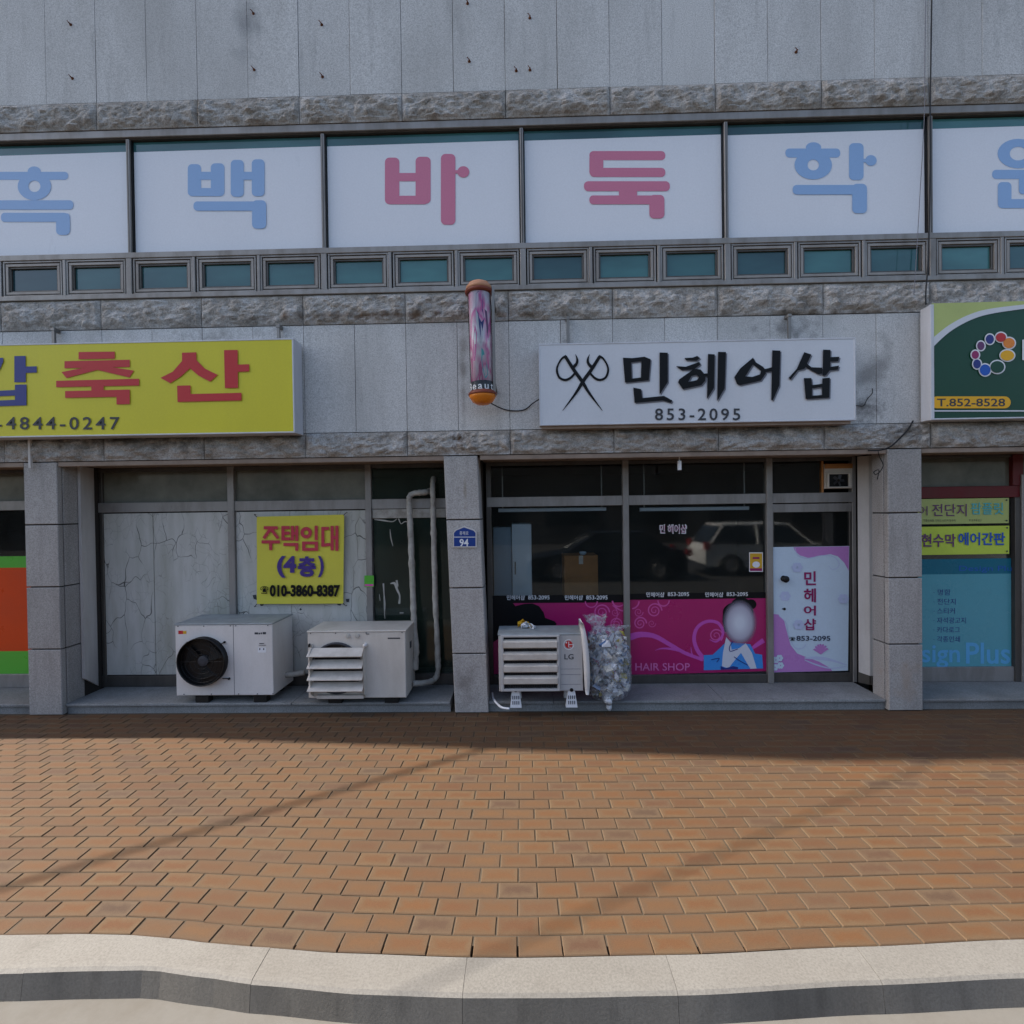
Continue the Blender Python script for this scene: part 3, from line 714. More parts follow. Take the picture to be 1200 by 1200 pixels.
def shopfront(label=None): return part('shopfront', bld, label)
def frame_bar(sf, px0, px1, py0, py1, Y0=None, m='alum_dark', dep=.06, name='frame_bar', bev=.004):
    Y0 = W if Y0 is None else Y0
    a, b = S(px0, (py0 + py1) / 2, Y0).x, S(px1, (py0 + py1) / 2, Y0).x
    return bar(name, a, b, Y0, Y0 + dep, S((px0 + px1) / 2, py1, Y0).z, S((px0 + px1) / 2, py0, Y0).z, m, sf, bev)
ZW0 = ZSL + .001; ZW1 = ZB3b - .032
def zW(py, px=600): return S(px, py, W).z
def post(sf, px0, px1, z0, z1, m='alum_dark', name='post', pyref=690, dep=.07, Y=None):
    Y = W - .012 if Y is None else Y
    return bar(name, S(px0, pyref, Y).x, S(px1, pyref, Y).x, Y, Y + dep, z0, z1, m, sf)
def pane(sf, xa, xb, z0, z1, m='glass', Y=None, name='pane', t=.006):
    Y = W + .02 if Y is None else Y
    return obj(name, MB().box(xa, xb, Y, Y + t, z0, z1), m, sf)

# --- vacant shop on the left
s1 = shopfront('vacant shopfront closed with cracked white boards')
xa, xb = S(118, 690, W).x, PB[0] + .02
ZTR1, ZTR0 = zW(586.5, 330), zW(598, 330)
ZTOP = ZW1 - .01
bar('transom_bar', xa, xb, W - .015, W + .06, ZTR0, ZTR1, 'alum', s1)
bar('head_bar', xa, xb, W - .01, W + .06, ZW1 - .045, ZW1, 'alum_dark', s1)
bar('bottom_rail', xa, xb, W - .01, W + .06, ZW0, zW(790.5, 330), 'alum_dark', s1)
P1a, P1b = S(270, 690, W).x, S(277.5, 690, W).x; P2a, P2b = S(430.5, 690, W).x, S(437.5, 690, W).x
post(s1, 118, 122, ZW0, ZW1); bar('post', P1a, P1b, W - .03, W + .05, ZW0, ZW1, 'alum', s1); bar('post', P2a, P2b, W - .03, W + .05, ZW0, ZW1, 'alum', s1)
for a, b in ((S(122, 690, W).x, P1a), (P1b, P2a)):
    pane(s1, a, b, ZTR1, ZW1 - .046, 'frost')
pane(s1, P2b, xb, ZTR1, ZW1 - .046, 'glass_dirty')
zb0 = zW(790, 330)
bj = [S(122, 690, W).x, S(180.5, 690, W).x, P1a]
for a, b in zip(bj, bj[1:]): obj('board', MB().box(a + .003, b - .003, W + .005, W + .025, zb0 + .002, ZTR0 - .012, .002), 'board', s1)
bj = [P1b, S(341, 690, W).x, P2a]
for a, b in zip(bj, bj[1:]): obj('board', MB().box(a + .0015, b - .0015, W + .005, W + .025, zb0 + .002, ZTR0 - .012, .002), 'board', s1)
obj('board_backing', MB().box(S(122, 690, W).x, P2a, W + .03, W + .05, zb0, ZTR0), 'room_dark', s1)
# dark glass door leaf with remnants of torn film
pane(s1, P2b + .01, xb, zb0, ZTR0, 'glass_dirty')
bar('door_head', P2b + .004, xb, W - .005, W + .04, zW(607, 480), ZTR0 - .004, 'foam', s1)
p = Print(W + .015, 340, 680, 5.4545)
p.stroke([(596, 20), (600, 90), (604, 150), (603, 205), (606, 245)], [10, 8, 12, 7, 6]).stroke([(640, 22), (668, 20), (684, 60), (700, 100), (697, 150)], [4, 16, 14, 10, 14]).stroke([(680, 0), (690, 40)], [14, 6])
p.stroke([(570, 90), (575, 130)], [3, 6]).stroke([(700, 208), (725, 208)], [9, 7])
p.done('foam', s1, 'film_remnant')
p = Print(W + .015, 300, 380, 4)
p.stroke([(555, 915), (600, 920), (640, 925), (660, 912)], [4, 7, 5, 3]).stroke([(668, 910), (680, 935), (700, 925), (740, 935)], [6, 3, 5, 2]).stroke([(628, 960), (632, 1000), (642, 1040)], [2, 6, 2])
p.done('foam', s1, 'film_remnant')
g = Print(W - .035, 300, 380, 4); g.rect(508, 1178, 552, 1232); g.done('green_film', s1, 'paper_tag'); g = Print(W - .036, 300, 380, 4); g.rect(510, 1218, 550, 1228); g.done('pink_line', s1, 'tag_stripe')
# reveal (painted side wall) left of the boards and right of the hair shop
def reveal(x0, x1, ya, yb, z0, z1, m='white_paint'):
    obj('reveal_panel', MB().box(x0, x1, ya, yb, z0, z1), m, bld)
xr0 = S(96, 690, F + .26).x; xr1 = S(118, 690, W).x
m = MB(); m.add([(S(97, 690, F + .22).x, F + .22, zz(795, F + .22, 97)), (xr1 - .015, W - .01, ZW0), (xr1 - .015, W - .01, ZW1), (S(97, 690, F + .22).x, F + .22, ZW1)], [(0, 1, 2, 3)])
m.add([(v.x - .04, v.y + .01, v.z) for v in m.v], [(3, 2, 1, 0)])
m.f += [(0, 3, 7, 4), (0, 4, 5, 1)]
obj('reveal_panel', m, 'white_paint', bld)
obj('reveal_wall', MB().box(PA[1] - .03, xr1 - .06, F + .29, W + .3, 0, ZW1), 'joint', bld)

# --- hair shop
s2 = shopfront('hair shop front with dark glass and magenta film')
xa, xb = S(572, 690, W).x, S(1003, 690, W).x
ZTR1, ZTR0 = zW(580.5, 740), zW(592, 740)
Q1a, Q1b = S(730.5, 690, W).x, S(737.5, 690, W).x; Q2a, Q2b = S(898, 690, W).x, S(905, 690, W).x
zq = zW(791, 740)
bar('transom_bar', xa, xb, W - .015, W + .06, ZTR0, ZTR1, 'alum', s2)
bar('head_bar', xa, xb, W - .01, W + .06, ZW1 - .04, ZW1, 'alum_dark', s2)
bar('bottom_rail', xa, Q2a, W - .01, W + .06, ZW0, zq, 'alum_dark', s2)
post(s2, 571, 577, ZW0, ZW1); bar('post', Q1a, Q1b, W - .03, W + .05, ZW0, ZW1, 'alum', s2); bar('post', Q2a, Q2b, W - .03, W + .05, ZW0, ZW1, 'alum', s2); post(s2, 999.5, 1004, ZW0, ZW1, 'alum')
xg0 = S(577, 690, W).x; xg1 = S(999.5, 690, W).x
for a, b in ((xg0, Q1a), (Q1b, Q2a)):
    pane(s2, a, b, ZTR1, ZW1 - .041); pane(s2, a, b, zq, ZTR0)
XAC0, XAC1 = S(963, 555, W).x, xg1
pane(s2, Q2b, XAC0, ZTR1, ZW1 - .041)
bar('vent_post', XAC0, XAC0 + .02, W - .005, W + .05, ZTR1, ZW1 - .041, 'cardboard', s2)
# magenta film, left light
YF = W + .016
def film(pts, m, Y, parent, name='film'):
    p = Print(Y); p.poly(pts); return p.done(m, parent, name)
film([(577, 698), (730.5, 697), (730.5, 706), (577, 707)], 'blackprint', YF, s2, 'film_strip'); film([(737.5, 696), (898, 694), (898, 701), (737.5, 703)], 'blackprint', YF, s2, 'film_strip')
film([(577, 707), (730.5, 706), (730.5, 790), (577, 790)], 'magenta', YF, s2); film([(737.5, 703), (898, 701), (898, 786.5), (737.5, 791)], 'magenta', YF, s2)
p = Print(YF - .002, 560, 680, 5.4545)     # the dark hair of the printed model, left light
p.poly([(92, 145), (150, 128), (215, 135), (240, 165), (300, 150), (350, 148), (390, 165), (420, 205), (430, 240), (490, 262), (505, 280), (480, 300), (200, 330), (92, 400)])
p.done('blackprint', s2, 'film_hair')
def spiral(p, cx, cy, r, turns, w, a0=0, dirn=1, sy=1.0):
    pts = []; n = int(turns * 12)
    for i in range(n + 1):
        t = i / n; a = a0 + dirn * 2 * math.pi * turns * t; rr = r * (1 - .86 * t); pts.append((cx + rr * math.cos(a), cy + rr * math.sin(a) * sy))
    p.stroke(pts, [w * (1 - .5 * i / n) for i in range(n + 1)])
def arcc(p, cx, cy, r, a0, a1, w):
    n = 10; p.stroke([(cx + r * math.cos(math.radians(a0 + (a1 - a0) * i / n)), cy + r * math.sin(math.radians(a0 + (a1 - a0) * i / n))) for i in range(n + 1)], w)
p = Print(YF - .001, 560, 680, 5.4545, .0001)
spiral(p, 790, 205, 52, 2.1, 9, 0, -1); spiral(p, 882, 280, 40, 1.9, 8, 0, -1); arcc(p, 725, 135, 38, 0, 180, 7); arcc(p, 900, 125, 42, 20, 170, 8); arcc(p, 945, 110, 88, 100, 165, 9); arcc(p, 830, 215, 62, -60, 60, 5); spiral(p, 878, 205, 26, 1.5, 4)
p.done('pink_line', s2, 'film_scroll')
p = Print(YF - .001, 740, 600, 5.4545, .0001)
spiral(p, 147, 630, 48, 2.1, 9, 0, -1); spiral(p, 55, 712, 42, 2, 9, 0, -1); spiral(p, 45, 640, 30, 1.6, 5); spiral(p, 130, 712, 26, 1.5, 4); arcc(p, 205, 565, 36, 0, 180, 8); arcc(p, 0, 570, 48, 0, 85, 9)
spiral(p, 540, 790, 46, 1.9, 9, .8, -1)
p.done('pink_line', s2, 'film_scroll')
p = Print(YF - .0016, 740, 600, 5.4545, .0001)
p.stroke([(-10, 800), (60, 783), (150, 795), (250, 850), (350, 905), (460, 945)], [44, 36, 30, 26, 22, 20]).stroke([(150, 885), (200, 872), (280, 880), (360, 905), (450, 950)], [2, 10, 16, 16, 10])
p.stroke([(465, 940), (420, 880), (400, 810), (420, 740), (480, 700), (550, 708), (585, 760), (575, 800), (540, 830), (500, 815)], [26, 26, 24, 22, 20, 20, 18, 14, 10, 4])
p.stroke([(380, 860), (385, 900), (400, 930)], [2, 8, 6]).done('pink_swash', s2, 'film_scroll')
p = Print(YF - .0016, 740, 600, 5.4545, .0001).stroke([(760, 880), (800, 850), (845, 820)], [14, 26, 32])
p.done('pink_swash', s2, 'film_scroll')
p = Print(YF - .0016, 560, 680, 5.4545, .0001); p.stroke([(1000, 345), (960, 350)], [40, 30]); 
text('HAIR SHOP', 744.5, 777, 808.5, 786, YF - .003, 'pink_text', s2, .01)
# printed model: hair, pale face, blue gown
p = Print(YF - .0025, 740, 600, 5.4545); p.ell(682, 640, 98, 66).ell(765, 590, 34, 32).ell(700, 584, 60, 36).poly([(585, 640), (600, 620), (640, 640), (610, 760), (598, 770), (582, 700)]); p.done('blackprint', s2, 'film_hair')
p = Print(YF - .0045, 740, 600, 5.4545); p.poly([(462, 915), (520, 912), (575, 860), (605, 830), (760, 845), (790, 905), (835, 912), (842, 1000), (462, 1012)]); p.done('kimono', s2, 'film_gown')
p = Print(YF - .0055, 740, 600, 5.4545); p.poly([(605, 800), (632, 830), (640, 880), (690, 870), (730, 838), (770, 900), (800, 1000), (760, 1002), (700, 900), (650, 960), (620, 1000), (578, 985), (585, 900)]); p.done('skin_print', s2, 'film_skin'); p = Print(YF - .0075, 740, 600, 5.4545); p.ell(692, 708, 112, 150); p.done('soft_face', s2, 'film_face')
p = Print(YF - .0085, 740, 600, 5.4545); p.stroke([(650, 825), (628, 860), (632, 890), (680, 875)], 5).stroke([(655, 925), (690, 950), (745, 980)], 5).stroke([(510, 945), (560, 935), (545, 960)], 5).poly([(570, 985), (600, 998), (650, 985), (682, 992), (680, 1004), (572, 1008)]); p.done('sign_blue', s2, 'film_line')
for (a, b) in ((594, 712 - 69), (662, 712)):
    pass
for x0 in (594, 662): text('민헤어샵', x0, 697.5, x0 + 21, 703.2, YF - .002, 'white', s2, .01); text('853-2095', x0 + 25, 697.8, x0 + 50, 702.6, YF - .002, 'white', s2, .01)
for x0 in (757.5, 826.5): text('민헤어샵', x0, 694, x0 + 21, 699.7, YF - .002, 'white', s2, .01); text('853-2095', x0 + 25, 694, x0 + 50, 698.6, YF - .002, 'white', s2, .01)
text('민 헤어샵', 773, 614.5, 805, 625.5, YF - .004, 'white', s2, .04); text('민 헤어샵', 774, 615.5, 804, 624.5, YF - .006, 'wine', s2, -.005)
# small gold sticker
p = Print(YF, 740, 600, 5.4545); p.rect(752, 258, 840, 382); p.done('white', s2, 'sticker'); p = Print(YF - .001, 740, 600, 5.4545); p.rect(757, 264, 835, 377); p.done('gold', s2, 'sticker')
p = Print(YF - .002, 740, 600, 5.4545); p.rect(757, 360, 835, 377).rect(775, 288, 818, 300); p.done('wine', s2, 'sticker'); p = Print(YF - .003, 740, 600, 5.4545); p.ell(797, 336, 24, 20); p.done('white', s2, 'sticker')
# door
door = part('door', bld)
dz0, dz1 = ZW0 + .003, ZTR0 - .01; dx0, dx1 = Q2b + .004, S(998.5, 690, W).x
dzr = zW(788.5, 950); dzt = zW(600, 950); YD = W - .004
bar('door_rail', dx0, dx1, YD, YD + .045, dz0, dzr, 'alum_dark', door); bar('door_rail', dx0, dx1, YD, YD + .045, dzt, dz1, 'alum', door)
bar('door_stile', dx0, dx0 + .02, YD, YD + .045, dzr, dzt, 'alum_dark', door); bar('door_stile', dx1 - .025, dx1, YD, YD + .045, dzr, dzt, 'alum_dark', door)
pane(door, dx0 + .02, dx1 - .025, dzr, dzt, 'glass', YD + .02)
K = 4.6154   # crop scale of the survey of the door poster
p = Print(YD - .003, 880, 600, K); p.poly([(112, 190), (532, 184), (525, 858), (112, 868)]); p.done('lav', door, 'poster')
p = Print(YD - .004, 880, 600, K); p.poly([(230, 190), (530, 186), (529, 318), (505, 275), (470, 240), (430, 228), (380, 235), (310, 248), (265, 235), (238, 212)]); p.done('orchid', door, 'poster_print'); p = Print(YD - .004, 880, 600, K)
p.poly([(113, 550), (150, 555), (180, 590), (195, 650), (215, 720), (250, 765), (300, 785), (370, 810), (430, 845), (440, 860), (114, 867)]); p.done('orchid', door, 'poster_print')
p = Print(YD - .0055, 880, 600, K); p.stroke([(238, 192), (255, 235), (310, 250), (380, 236), (440, 240), (475, 270), (470, 300), (440, 310), (420, 290)], [3, 5, 5, 4, 4, 4, 4, 3, 2]).stroke([(150, 560), (190, 600), (205, 670), (240, 735), (280, 735), (298, 715)], [3, 4, 4, 4, 4, 3])
p.stroke([(290, 790), (360, 790), (430, 800), (520, 828)], [6, 18, 14, 4]).stroke([(290, 800), (350, 825), (430, 845), (515, 835)], [4, 8, 6, 3]); p.done('lav_pale', door, 'poster_print')
p = Print(YD - .0065, 880, 600, K)
for (cx, cy) in ((185, 455), (250, 300), (258, 610), (500, 470)):
    for a in range(6): p.ell(cx + 17 * math.cos(a * 1.047), cy + 17 * math.sin(a * 1.047), 14, 11, n=10)
p.done('lav_pale', door, 'poster_print')
p = Print(YD - .0065, 880, 600, K)
for a in range(7): p.stroke([(378, 770), (378 + 30 * math.cos(3.4 + a * .42), 755 + 34 * math.sin(3.4 + a * .42)), (378 + 44 * math.cos(3.5 + a * .4), 760 + 46 * math.sin(3.5 + a * .4))], [2, 12, 3])
p.done('orchid', door, 'poster_print')
p = Print(YD - .0065, 880, 600, K)
for (cx, cy) in ((135, 800), (160, 830), (130, 840), (155, 790)):
    for a in range(6): p.ell(cx + 11 * math.cos(a * 1.047), cy + 11 * math.sin(a * 1.047), 9, 8, n=8)
p.done('lav', door, 'poster_print')
for i, ch in enumerate('민헤어샵'):
    ys = (317, 410, 503, 574, 645); text(ch, 880 + (286 if i else 288) / K, 600 + (ys[i] + 3) / K, 880 + 352 / K, 600 + (ys[i + 1] - 14 if i < 3 else 640) / K, YD - .009, 'wine', door, .025)
text('☎', 880 + 208 / K, 600 + 676 / K, 880 + 240 / K, 600 + 699 / K, YD - .009, 'blackprint', door, .02); text('853-2095', 880 + 246 / K, 600 + 670 / K, 880 + 430 / K, 600 + 697 / K, YD - .009, 'navyprint', door, .02)
kp = S(918, 678, YD); obj('knob', MB().lathe(kp, [(.034, 0), (.034, -.008), (.016, -.012), (.016, -.035), (.034, -.045), (.038, -.06), (.028, -.072), (.001, -.075)], 20, 'y'), 'black', door, True)
kp = S(919, 713.5, YD); m = MB().lathe(kp, [(.014, 0), (.014, -.01), (.001, -.012)], 14, 'y'); m.box(kp.x - .025, kp.x, kp.y - .014, kp.y - .004, kp.z - .003, kp.z + .007); obj('lock', m, 'black', door)
# reveal right of the hair shop
m = MB(); ya, yb = W - .11, W - .012
x_far, x_near = S(1003.5, 690, W).x + .012, S(1019, 690, W - .11).x
m.add([(x_far, yb, zW(787, 1003)), (x_near, ya, S(1019, 792, ya).z), (x_near, ya, ZW1), (x_far, yb, ZW1)], [(0, 1, 2, 3)]); m.add([(v.x + .04, v.y, v.z) for v in m.v[:4]], [(3, 2, 1, 0)]); m.f += [(0, 3, 7, 4), (1, 5, 6, 2), (0, 4, 5, 1)]
obj('reveal_panel', m, 'white_paint', bld)
m = MB(); m.add([(x_far - .004, yb + .002, ZW0), (x_near + .02, ya, ZW0), (x_near + .02, ya, S(1019, 792, ya).z), (x_far - .004, yb + .002, zW(787, 1003))], [(0, 1, 2, 3)]); obj('reveal_plinth', m, 'alum_dark', bld)
bar('reveal_stop', x_near + .004, PC[1] - .05, W - .105, W + .2, ZW0, ZW1, 'joint', bld)

# --- right hand print shop
s3 = shopfront('print shop front with lime banners and teal film')
xa, xb = PC[1] - .03, 7.7
R1a, R1b = S(1187, 690, W).x, S(1197, 690, W).x
zr1, zr0 = zW(570, 1130), zW(583.5, 1130); zrb = zW(781.5, 1130)
bar('transom_bar', xa, xb, W - .02, W + .05, zr0, zr1, 'red_frame', s3)
bar('head_bar', xa, xb, W - .01, W + .06, ZW1 - .03, ZW1, 'alum_dark', s3)
bar('bottom_rail', xa, xb, W - .012, W + .06, ZW0, zrb, 'alum', s3)
bar('post', R1a, R1b - .035, W - .03, W + .05, ZW0, zr0 - .001, 'alum_dark', s3); bar('post', R1b - .033, R1b, W - .045, W + .05, ZW0, zr1 + .12, 'alum', s3); bar('red_post', R1a - .02, R1b, W - .028, W + .05, zr1 + .002, ZW1 - .001, 'red_frame', s3)
pane(s3, xa, R1a, zr1, ZW1 - .031, 'frost'); pane(s3, xa, R1a, zrb, zr0, 'glass'); pane(s3, R1b, xb, zrb, zr0, 'glass'); pane(s3, R1b, xb, zr1, ZW1 - .031, 'frost')
z1_, z2_, z0_ = zW(655, 1130), zW(673, 1130), zrb
for a, b in ((xa, R1a - .004), (R1b, xb)):
    m = MB().add([(a, W + .016, z0_), (b, W + .016, z0_), (b, W + .016, z2_), (a, W + .016, z2_)], [(0, 1, 2, 3)]); obj('film', m, 'teal_film', s3)
    m = MB().add([(a, W + .016, z2_), (b, W + .016, z2_), (b, W + .016, z1_), (a, W + .016, z1_)], [(0, 1, 2, 3)]); obj('film', m, 'teal_dark', s3)
text('Design Plus', 1124, 663, 1192, 671, W + .014, 'blue', s3, .0); text('sign', 1080, 756, 1125, 783, W + .014, 'teal_text', s3, .015); text('Plus', 1132, 753, 1184, 778, W + .014, 'teal_text', s3, .015)
for i, wd in enumerate(('· 명함', '· 전단지', '· 스티커', '· 자석광고지', '· 카다로그', '· 각종인쇄')):
    wpx = {3: 4, 4: 5, 5: 6, 7: 8}.get(len(wd), 6); text(wd, 1094, 690.5 + i * 11, 1094 + (20, 26, 25, 38, 31, 31)[i], 697.5 + i * 11, W + .014, 'sign_blue', s3, .0)
# --- far left shop
s4 = shopfront('shopfront with orange and green film')
xb = PA[0] + .03
bar('transom_bar', -8.9, xb, W - .015, W + .06, zW(598, 15), zW(587, 15), 'alum', s4); bar('head_bar', -8.9, xb, W - .01, W + .06, ZW1 - .04, ZW1, 'alum_dark', s4)
zg = zW(790, 15); bar('bottom_rail', -8.9, xb, W - .01, W + .06, ZW0, zg, 'alum', s4)
pane(s4, -8.9, xb, zg, zW(598, 15), 'glass'); pane(s4, -8.9, xb, zW(587, 15), ZW1 - .041, 'frost')
for (a, b, mm) in ((652, 665.5, 'green_film'), (665.5, 763.5, 'orange_film'), (763.5, 790, 'green_film')):
    m = MB().add([(-8.9, W + .016, zW(b, 15)), (xb, W + .016, zW(b, 15)), (xb, W + .016, zW(a, 15)), (-8.9, W + .016, zW(a, 15))], [(0, 1, 2, 3)]); obj('film', m, mm, s4)
m = MB().add([(-8.9, W + .2, zW(655, 15)), (xb, W + .2, zW(655, 15)), (xb, W + .2, zW(623, 15)), (-8.9, W + .2, zW(623, 15))], [(0, 1, 2, 3)]); obj('blind', m, 'lav', s4)

# rooms behind the glass
rm = MB()
for x in (S(122, 690, W).x - .3, (PB[0] + PB[1]) / 2, (PC[0] + PC[1]) / 2): rm.box(x - .05, x + .05, W + .08, F + 7.7, 0, ZB2t - .4)
rm.box(XL + .3, XR - .3, W + 3.4, W + 3.5, 0, ZB2t - .4); rm.box(XL + .3, XR - .3, F + 1.2, W + 3.4, -.05, ZSL); rm.box(XL + .3, XR - .3, F + .5, W + 3.4, ZB3b + .02, ZB3b + .1)
obj('interior_wall', rm, 'room_wall', bld)

# ------------------------------------------------------------------ signboards
def sign_box(name, label, px0, px1, pyt, pyb, Y, facemat, sidemat='sign_side', xcut=None, dep=None):
    pc = (px0 + px1) / 2 if xcut is None else xcut
    a, b = S(px0, (pyt + pyb) / 2, Y).x, S(px1, (pyt + pyb) / 2, Y).x
    z1, z0 = S(pc, pyt, Y).z, S(pc, pyb, Y).z
    t = empty(name, ((a + b) / 2, Y, z0), label, 'sign')
    yb = F - .035 if dep is None else Y + dep
    obj('cabinet', MB().box(a, b, Y + .004, yb, z0, z1, .004), sidemat, t)
    m = MB(); w = .012
    m.box(a - .002, b + .002, Y - .004, Y + .03, z1 - w, z1 + .002, .002); m.box(a - .002, b + .002, Y - .004, Y + .03, z0 - .002, z0 + w, .002)
    m.box(a - .002, a + w, Y - .004, Y + .03, z0 + w, z1 - w, .002); m.box(b - w, b + .002, Y - .004, Y + .03, z0 + w, z1 - w, .002)
    obj('frame', m, sidemat, t)
    obj('face', MB().box(a + w * .5, b - w * .5, Y, Y + .01, z0 + w * .5, z1 - w * .5), facemat, t)
    return t, a, b, z0, z1
def bracket(t, px, pyt, pyb, Y, m='stain_metal'):
    p = S(px, pyb, Y); q = zz(pyt, F - .06, px)
    mm = MB(); mm.box(p.x - .014, p.x + .014, F - .07, F - .045, p.z - .03, q); mm.box(p.x - .02, p.x + .02, F - .075, F - .001, q - .03, q, .003)
    mm.box(p.x - .05, p.x + .012, F - .075, F - .04, p.z - .02, p.z - .005)
    obj('bracket', mm, m, t)
# yellow butcher's sign
YY = 5.02
ys, a, b, z0, z1 = sign_box('signboard', 'long yellow signboard with red and blue Korean lettering over the vacant shop', -560, 344.5, 398.5, 508.5, YY, 'sign_yellow', xcut=250)
p = Print(YY - .006, 0, 380, 4)
p.poly([(368, 130), (538, 128), (538, 161), (368, 164)]).poly([(302, 173), (608, 166), (608, 200), (302, 206)])
p.poly([(395, 203), (523, 201), (628, 217), (606, 249), (456, 214), (311, 252), (288, 224)]).poly([(263, 265), (652, 255), (652, 287), (263, 295)]).poly([(428, 290), (486, 288), (486, 312), (428, 314)])
p.poly([(305, 313), (608, 306), (608, 374), (546, 376), (546, 340), (305, 345)])
p.poly([(853, 133), (920, 131), (921, 168), (960, 208), (1021, 237), (985, 269), (930, 240), (890, 206), (850, 243), (798, 276), (752, 251), (810, 222), (853, 172)])
p.poly([(1050, 121), (1114, 120), (1114, 189), (1168, 187), (1168, 221), (1115, 223), (1116, 298), (1054, 299)]).poly([(830, 288), (893, 286), (893, 327), (1132, 321), (1132, 357), (832, 364)])
p.done('sign_red', ys)
p = Print(YY - .006, 0, 380, 4)
p.poly([(67, 149), (120, 148), (120, 198), (172, 197), (172, 226), (121, 228), (121, 271), (67, 272)]).poly([(70, 283), (124, 282), (124, 380), (-70, 386), (-70, 288), (-20, 287), (-20, 312), (70, 308)], [(-20, 338), (70, 334), (70, 354), (-20, 358)])
p.poly([(-120, 160), (15, 157), (15, 175), (0, 210), (-60, 262), (-100, 250), (-40, 190), (-120, 190)])
p.done('sign_blue', ys)
text('010-', -52, 489.5, 2, 503.5, YY - .006, 'darkgrey', ys, .012, space=1.25); text('4844-0247', 7, 488.5, 140, 503.5, YY - .006, 'darkgrey', ys, .012, space=1.3)
bracket(ys, 317, 381, 398, YY); bracket(ys, 45, 385, 401, YY)
obj('bracket', MB().box(xx(39, F - .03) - .012, xx(39, F - .03) + .012, F - .06, F - .035, zz(549, F, 39), z0 + .01), 'white_paint', ys)
# white hair shop sign
YW = 5.08
ws, a, b, z0, z1 = sign_box('signboard', 'white signboard with crossed scissors and black Korean brush lettering above the hair shop', 632, 1002.5, 399.5, 495.5, YW, 'sign_white')
obj('bottom_tray', MB().box(a + .02, b - .03, YW + .03, F - .04, z0 - .03, z0 - .002), 'trim_brown', ws)
glyphs = []
def G6(pts, hole=None, right=False): glyphs.append((pts, hole, right))
G6([(660, 235), (725, 238), (812, 228), (855, 246), (842, 393), (675, 410)], [(718, 268), (790, 258), (786, 374), (722, 382)])
G6([(918, 198), (975, 200), (975, 405), (918, 495)])
G6([(733, 445), (788, 456), (795, 519), (948, 503), (1008, 536), (998, 552), (940, 535), (742, 552)])
q = lambda pts: [((x - 80) * 1.5, y * 1.5) for x, y in pts]      # from the 4x crop at (600,380) to the 6x crop at (620,380)
G6(q([(808, 158), (848, 156), (868, 148), (882, 158), (866, 170), (815, 168)]))
G6(q([(768, 196), (815, 199), (878, 176), (884, 188), (852, 212), (795, 214)]))
G6(q([(852, 208), (884, 212), (908, 240), (906, 264), (888, 285), (800, 304), (779, 272), (784, 258), (830, 226)]), q([(826, 270), (866, 262), (876, 250), (866, 236), (842, 242)]))
G6(q([(898, 232), (920, 229), (920, 243), (902, 247)]))
G6(q([(919, 139), (950, 141), (947, 298), (914, 350)]))
G6(q([(966, 129), (1003, 130), (997, 300), (962, 360)]))
G6([(375, 234), (392, 266), (448, 300), (466, 345), (430, 395), (285, 428), (262, 420), (243, 372), (285, 310)], [(374, 282), (432, 326), (424, 352), (370, 370), (320, 366)], True)
G6([(444, 318), (512, 301), (512, 328), (458, 338)], None, True)
G6([(510, 183), (567, 185), (560, 430), (514, 535), (503, 530)], None, True)
G6([(735, 196), (785, 212), (738, 312), (690, 325), (640, 388), (624, 378), (683, 312)], None, True)
G6([(748, 272), (786, 302), (862, 305), (862, 345), (838, 352), (742, 300)], None, True)
G6([(867, 178), (920, 180), (918, 231), (983, 228), (974, 259), (918, 262), (918, 300), (980, 290), (972, 318), (915, 324), (888, 358), (864, 362)], None, True)
G6([(732, 378), (785, 378), (790, 428), (862, 418), (862, 380), (915, 375), (911, 515), (745, 525)], [(790, 450), (860, 440), (860, 497), (789, 502)], True)
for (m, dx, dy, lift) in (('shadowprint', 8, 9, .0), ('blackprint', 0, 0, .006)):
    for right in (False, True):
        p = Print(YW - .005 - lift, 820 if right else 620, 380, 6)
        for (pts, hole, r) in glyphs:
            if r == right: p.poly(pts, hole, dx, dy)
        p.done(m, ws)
p = Print(YW - .006, 620, 380, 6)
for mir in (False, True):
    X = (lambda v: 752 - v) if mir else (lambda v: v)
    p.stroke([(X(x), y) for x, y in ((236, 607), (330, 482), (380, 400), (436, 322), (497, 226))], [3, 18, 24, 24, 22])
    p.stroke([(X(x), y) for x, y in ((490, 224), (520, 240), (548, 285), (556, 325), (540, 372), (502, 391), (462, 378), (428, 342))], [20, 14, 13, 15, 16, 17, 17, 15])
    p.stroke([(X(x), y) for x, y in ((452, 312), (420, 280), (413, 248), (426, 210))], [24, 20, 15, 2])
p.done('blackprint', ws, 'emblem')
text('853-2095', 767.5, 478.5, 867.5, 492.6, YW - .006, 'darkgrey', ws, .012, space=1.3)
bracket(ws, 667, 371, 401, YW); bracket(ws, 932, 368, 397, YW)
